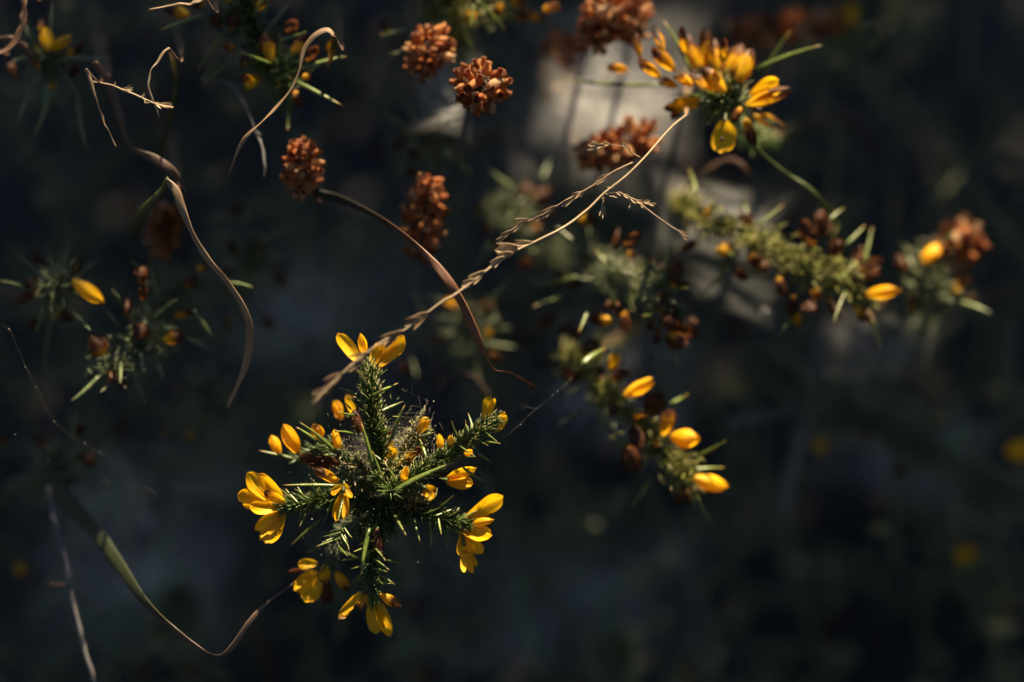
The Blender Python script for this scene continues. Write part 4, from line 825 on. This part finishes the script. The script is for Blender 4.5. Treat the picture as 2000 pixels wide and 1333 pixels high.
def thin_twig():
    a = P(185, 161, 6); g = thing('grass_seed_twig', 'fine pale seed twig lying level at upper left behind a hooked scrap', 'grass', a)
    mb = MB(); tube(mb, [P(*q) for q in smooth_curve([(180, 160, 8), (215, 166, 3), (240, 176, 0), (265, 186, 0), (290, 198, 0), (312, 206, 0), (338, 211, 0)], 30)], np.linspace(SZ(1.5), SZ(2.4), 30), 6); part('stalk', mb, 'pale_straw', g)
    for q in ((222, 168, 60, 10, 3, 1), (235, 174, -10, 26, 4, 0), (240, 176, 15, 22, 4, 0), (275, 190, 40, 12, 3, 0), (282, 194, -60, 10, 3, 0), (300, 200, -25, 22, 7, 0), (310, 204, -10, 24, 8, 0), (318, 208, 10, 20, 8, 0), (296, 200, 170, 14, 4, 0)): spikelet(g, *q)
thin_twig()

# ================================================================== spider threads
def thread(label, pts, r=.55, beads=(), side=()):
    g = thing('spider_thread', label, 'spider thread', P(*pts[0]), 'spider threads')
    mb = MB(); c = smooth_curve(pts, 40); tube(mb, [P(*q) for q in c], SZ(r) * .04, 4, cap=False); part('strand', mb, 'silk', g)
    for s in side:
        mb = MB(); tube(mb, [P(*q) for q in s], SZ(r) * .07, 4, cap=False); part('side_strand', mb, 'silk', g)
    for x, y, d, s, m in beads:
        s *= .6
        mb = MB(); c = P(x, y, d); ln = nrm(rng.normal(size=3))
        tube(mb, [c - ln * SZ(s) * k for k in (-.5, -.3, 0, .3, .5)], np.array([.15, .75, 1, .7, .2]) * SZ(s) * .4, 6); part('bead', mb, m, g)
thread('spider thread with a dark speck right of the focused sprig', [(1150, 695, 10), (1120, 735, 6), (1087, 767, 2), (1045, 802, 0), (1000, 842, -1), (968, 868, 0)], .8, [(1086, 766, 2, 6, 'black'), (1089, 764, 2, 4, 'silk'), (1079, 772, 2, 3, 'silk'), (1017, 830, 0, 3, 'silk'), (1104, 752, 4, 2.5, 'silk'), (1115, 740, 5, 2, 'silk')], [[(1028, 795, 3), (1040, 798, 2), (1052, 797, 1)]])
thread('spider thread sagging from the left edge toward the left flower', [(-10, 645, 10), (16, 641, 6), (42, 700, 4), (70, 755, 2), (105, 822, 0), (150, 858, 0), (205, 890, 0), (260, 918, 0), (320, 938, 0), (370, 950, 0), (465, 968, 0)], .7, [(18, 643, 5, 4, 'silk'), (49, 717, 3, 3, 'silk'), (70, 757, 2, 3, 'silk'), (106, 824, 0, 3.4, 'silk'), (166, 866, 0, 3, 'silk'), (195, 884, 0, 2.5, 'silk'), (30, 849, 6, 3, 'silk'), (93, 901, 4, 2, 'silk')], [[(280, 950, 2), (295, 958, 1), (306, 964, 0)]])
thread('short spider thread hanging under the upper right shoot of the focused sprig', [(953, 895, 0), (951, 915, 0), (953, 930, 0), (950, 948, 0)], .6, [(953, 908, 0, 2.5, 'silk')])
thread('faint spider thread under the right flower of the focused sprig', [(868, 955, 4), (905, 960, 4), (935, 985, 6), (960, 1000, 8)], .5, [(904, 963, 4, 2.5, 'silk')])

# ================================================================== spider web sheets draped through the bush
def web(label, cor, dens, sag=12, n=26, curve=.12):
    c = [np.array(q, float) for q in cor]; g = thing('spider_web', label, 'spider web', P(*c[0]), 'spider web sheets')
    mb = MB(); vs, ts, us, ws = [], [], [], []; ph = [random.uniform(0, 6) for _ in range(4)]
    for i in range(n):
        for j in range(n):
            a, b = i / (n - 1), j / (n - 1)
            a2, b2 = a + curve * math.sin(math.pi * b) * (.5 - a) * 2, b + curve * math.sin(math.pi * a) * (.5 - b) * 2
            q = (c[0] * (1 - a2) + c[1] * a2) * (1 - b2) + (c[3] * (1 - a2) + c[2] * a2) * b2
            q = q + V(0, 0, sag * 16 * a * b * (1 - a) * (1 - b) + 3 * math.sin(5 * a + 4 * b + ph[0]) + 2 * math.sin(9 * b - 6 * a + ph[1]))
            vs.append(P(*q)); ts.append(a); us.append(b * 2 - 1)
            e = min(a, 1 - a, b, 1 - b); ws.append(dens * 1.25 * (math.sin(math.pi * a) * math.sin(math.pi * b)) ** 1.3 * (1 + .25 * math.sin(9 * a + 7 * b + ph[2])))
    fs = [(i * n + j, i * n + j + 1, (i + 1) * n + j + 1, (i + 1) * n + j) for i in range(n - 1) for j in range(n - 1)]
    mb.add(vs, fs, ts, us, ws); part('sheet', mb, 'web', g)
web('bright spider web sheet hanging behind the sharpest heather head', [(790, 50, 76), (970, 60, 72), (930, 300, 44), (780, 280, 46)], 2.4)
web('pale spider web sheet stretched left of the large sunlit gorse head', [(1000, -60, 125), (1450, -40, 130), (1400, 360, 76), (980, 340, 72)], 2.2)
web('bright spider web sheet above the pale green sprig at right', [(1240, 290, 112), (1580, 370, 105), (1540, 560, 74), (1230, 500, 80)], 2.2)
web('spider web sheet pulled to a point under the brown pod sprig', [(1270, 470, 95), (1580, 540, 80), (1518, 662, 60), (1330, 600, 85)], .5)
web('small dense patch of web added as a glint under the brown pod sprig', [(1470, 580, 64), (1530, 600, 62), (1519, 664, 58), (1480, 620, 60)], 1.2, 2, 12)  # dense sheet put in to imitate a glint
web('wide grey spider web sheet below the centre', [(1000, 520, 185), (1460, 560, 185), (1380, 1010, 190), (1000, 900, 190)], 1.9)
web('faint spider web sheet at far right under the orange heather', [(1560, 560, 120), (1940, 610, 95), (1800, 780, 130), (1560, 760, 140)], .9)
web('grey spider web sheet spread low across the lower left', [(-60, 780, 150), (620, 740, 140), (600, 1380, 190), (-60, 1380, 190)], 1.4, 30)
web('grey spider web sheet in the dark behind the middle left', [(300, 380, 150), (1000, 420, 150), (900, 860, 170), (250, 800, 170)], 1.1, 30)
web('grey spider web sheet fading along the lower edge', [(620, 1000, 230), (1500, 950, 230), (1600, 1400, 240), (620, 1400, 240)], 1.2, 20)
web('faint spider web band running down the lower right', [(1400, 640, 190), (2060, 760, 180), (2060, 1140, 190), (1500, 960, 200)], 1.6, 20)
web('pale spider web sheet between the sunlit heather and the large gorse head', [(900, -60, 140), (1330, -60, 150), (1300, 460, 96), (960, 420, 90)], 1.2)
web('broad thin haze veil added to lighten the deepest background', [(-500, -400, 260), (2500, -400, 270), (2500, 1750, 250), (-500, 1750, 250)], .2, 20, 40)  # added sheet that stands in for background haze
web('small fine web wrapped round the heart of the focused sprig', [(660, 850, 12), (800, 800, 14), (860, 890, 10), (680, 950, 8)], .9, 4)

# ================================================================== undergrowth seen only as dark blur
def undergrowth():
    mb = MB(); holes = ((1650, 1180, 260), (1750, 300, 260), (300, 260, 200), (1850, 640, 120), (560, 1270, 160)); B, T, Q = [], [], []
    for k in range(1000):
        x, y, d = random.uniform(-500, 2500), random.uniform(-500, 1800), random.uniform(205, 345)
        if any(math.hypot(x - a, y - b) < r for a, b, r in holes): d = random.uniform(300, 380)
        c = P(x, y, d); c[2] = max(c[2], .02)
        ax = nrm(rng.normal(size=3) * .5 - FWD * .7 + V(0, 0, .4)); L0 = random.uniform(.02, .05)
        p = c + ax * L0 * rng.random((34, 1)); v = rng.normal(size=(34, 3)) + ax * .5; v /= np.linalg.norm(v, axis=1)[:, None]
        B.append(p); T.append(p + v * rng.uniform(.005, .012, (34, 1))); Q.append(rng.uniform(.0004, .0009, 34))
    needle_batch(mb, np.vstack(B), np.vstack(T), np.concatenate(Q))
    for k in range(150):
        a = P(random.uniform(-300, 2300), random.uniform(-300, 1650), random.uniform(210, 320)); v = nrm(rng.normal(size=3) * .6 + V(0, .2, 1)) * random.uniform(.03, .07)
        tube(mb, smooth_curve([a - v, a + rng.normal(size=3) * .008, a + v], 9), np.linspace(.0011, .0004, 9), 4)
    o = link('undergrowth', mb.mesh('undergrowth', 'dull_needle')); o['kind'] = 'stuff'
    o['label'] = 'dark tangled gorse undergrowth blurred behind everything'; o['category'] = 'undergrowth'
undergrowth()

# ================================================================== unseen gorse bushes added beyond the frame to shade the scene and block sky
HZ = V(math.cos(SUN_AZ), -math.sin(SUN_AZ), 0); WZ = np.cross(HZ, SUN) * 1.0
if WZ[2] < 0: WZ = -WZ
def bush(label, pts, n_tw, stems, tw=.035, ln=(.012, .022), r=.0033):
    """crown twigs start at pts (array of points inside the crown); stems: list of (top, foot)"""
    foot = stems[0][1]; g = thing('shade_bush', label, 'gorse', foot, 'unseen gorse bushes added for shade')
    for a, f in stems:
        mb = MB(); m = (a + f) * .5 + rng.normal(size=3) * .015; tube(mb, smooth_curve([f, m, a], 12), np.linspace(.006, .0025, 12), 7); part('stem', mb, 'wood', g)
    k = len(pts); per = n_tw; ax = rng.normal(size=(k, 3)) + V(0, 0, .9); ax /= np.linalg.norm(ax, axis=1)[:, None]
    f = rng.random((k, per, 1)); B = pts[:, None, :] + ax[:, None, :] * f * tw
    v = rng.normal(size=(k, per, 3)) + ax[:, None, :] * .6; v /= np.linalg.norm(v, axis=2)[..., None]
    T = B + v * rng.uniform(*ln, (k, per, 1)); mb = MB()
    needle_batch(mb, B.reshape(-1, 3), T.reshape(-1, 3), rng.uniform(r * .7, r * 1.3, k * per))
    part('crown', mb, 'bush_needle', g, 'stuff')
def up_sun(edge, t0, t1, n, deep, wob=.006):
    """points of a crown whose skyline, seen from the sun, runs through edge [(a, b)...]; a is across, b is up"""
    A = np.array([e[0] for e in edge]); Bv = np.array([e[1] for e in edge]); i = np.arange(n); a = A[0] + (A[-1] - A[0]) * ((i * 0.7548777 + .3) % 1); u = (i * 0.5698403 + .5) % 1
    b = np.interp(a, A, Bv) - .030 - u * deep + rng.normal(size=n) * wob; t = rng.uniform(t0, t1, n)
    p = FOCUS + np.outer(a, HZ) + np.outer(b, WZ) + np.outer(t, SUN)
    return p[p[:, 2] > .03]
EDGE_L = [(-.45, .06), (-.2, .016), (-.14, .001), (-.12, .002), (-.105, -.005), (-.09, -.014), (-.076, -.012), (-.062, -.08), (-.045, -.075), (-.03, -.11)]  # skylines shaped to decide what the added bushes shade
EDGE_R = [(-.03, -.11), (-.01, -.15), (.03, -.15), (.06, -.13), (.09, -.135), (.15, -.12), (.3, -.09), (.5, -.06)]
for lab, ed, n in (('unseen gorse bush shaped to shade the scene from the upper left', EDGE_L, 2300), ('unseen gorse bush shaped to shade the scene from the upper right', EDGE_R, 2500)):
    pts = up_sun(ed, .55, .82, n, .78); c = pts.mean(axis=0)
    st = []
    for k in range(7):
        a = pts[rng.integers(len(pts))]; st.append((a, V(c[0] + random.uniform(-.1, .1), c[1] + random.uniform(-.08, .08), -.01)))
    bush(lab, pts, 36, st)

# bushes added on the other sides to block sky light, copies of one
def ring():
    k = 1300; p = rng.normal(size=(k, 3)); p /= np.linalg.norm(p, axis=1)[:, None]; p *= rng.random((k, 1)) ** .4 * V(.42, .36, .52); p[:, 2] += .62; p = p[p[:, 2] > .12]
    ax = rng.normal(size=(len(p), 3)) + V(0, 0, .9); ax /= np.linalg.norm(ax, axis=1)[:, None]; B = p[:, None, :] + ax[:, None, :] * rng.random((len(p), 22, 1)) * .05
    v = rng.normal(size=B.shape) + ax[:, None, :] * .6; v /= np.linalg.norm(v, axis=2)[..., None]; T = B + v * rng.uniform(.016, .03, (len(p), 22, 1)); mb = MB()
    needle_batch(mb, B.reshape(-1, 3), T.reshape(-1, 3), rng.uniform(.002, .004, B.shape[0] * 22)); crown = mb.mesh('crown', 'bush_needle')
    sb = MB()
    tube(sb, smooth_curve([V(0, 0, -.02), V(.02, .01, .3), V(.0, .03, .8)], 12), np.linspace(.016, .005, 12), 8); stem = sb.mesh('stem', 'wood')
    spots = ((-.95, -.1, 'on the left side, outside the frame'), (-.9, .75, 'far left beyond the frame'), (.98, .0, 'on the right side, outside the frame'), (1.0, .8, 'far right beyond the frame'), (-.7, -1.15, 'behind the viewer on the left'), (.35, -1.5, 'behind the viewer in the middle'), (1.0, -.95, 'behind the viewer on the right'))
    for i, (x, y, where) in enumerate(spots):
        g = thing('shade_bush', 'unseen gorse bush added to block the sky ' + where, 'gorse', V(x, y, -.01), 'unseen gorse bushes added for shade'); g.rotation_euler[2] = i * 1.3; s = random.uniform(.95, 1.25); g.scale = (s, s, s)
        o = link('crown', crown, g, 'stuff'); link('stem', stem, g)
ring()
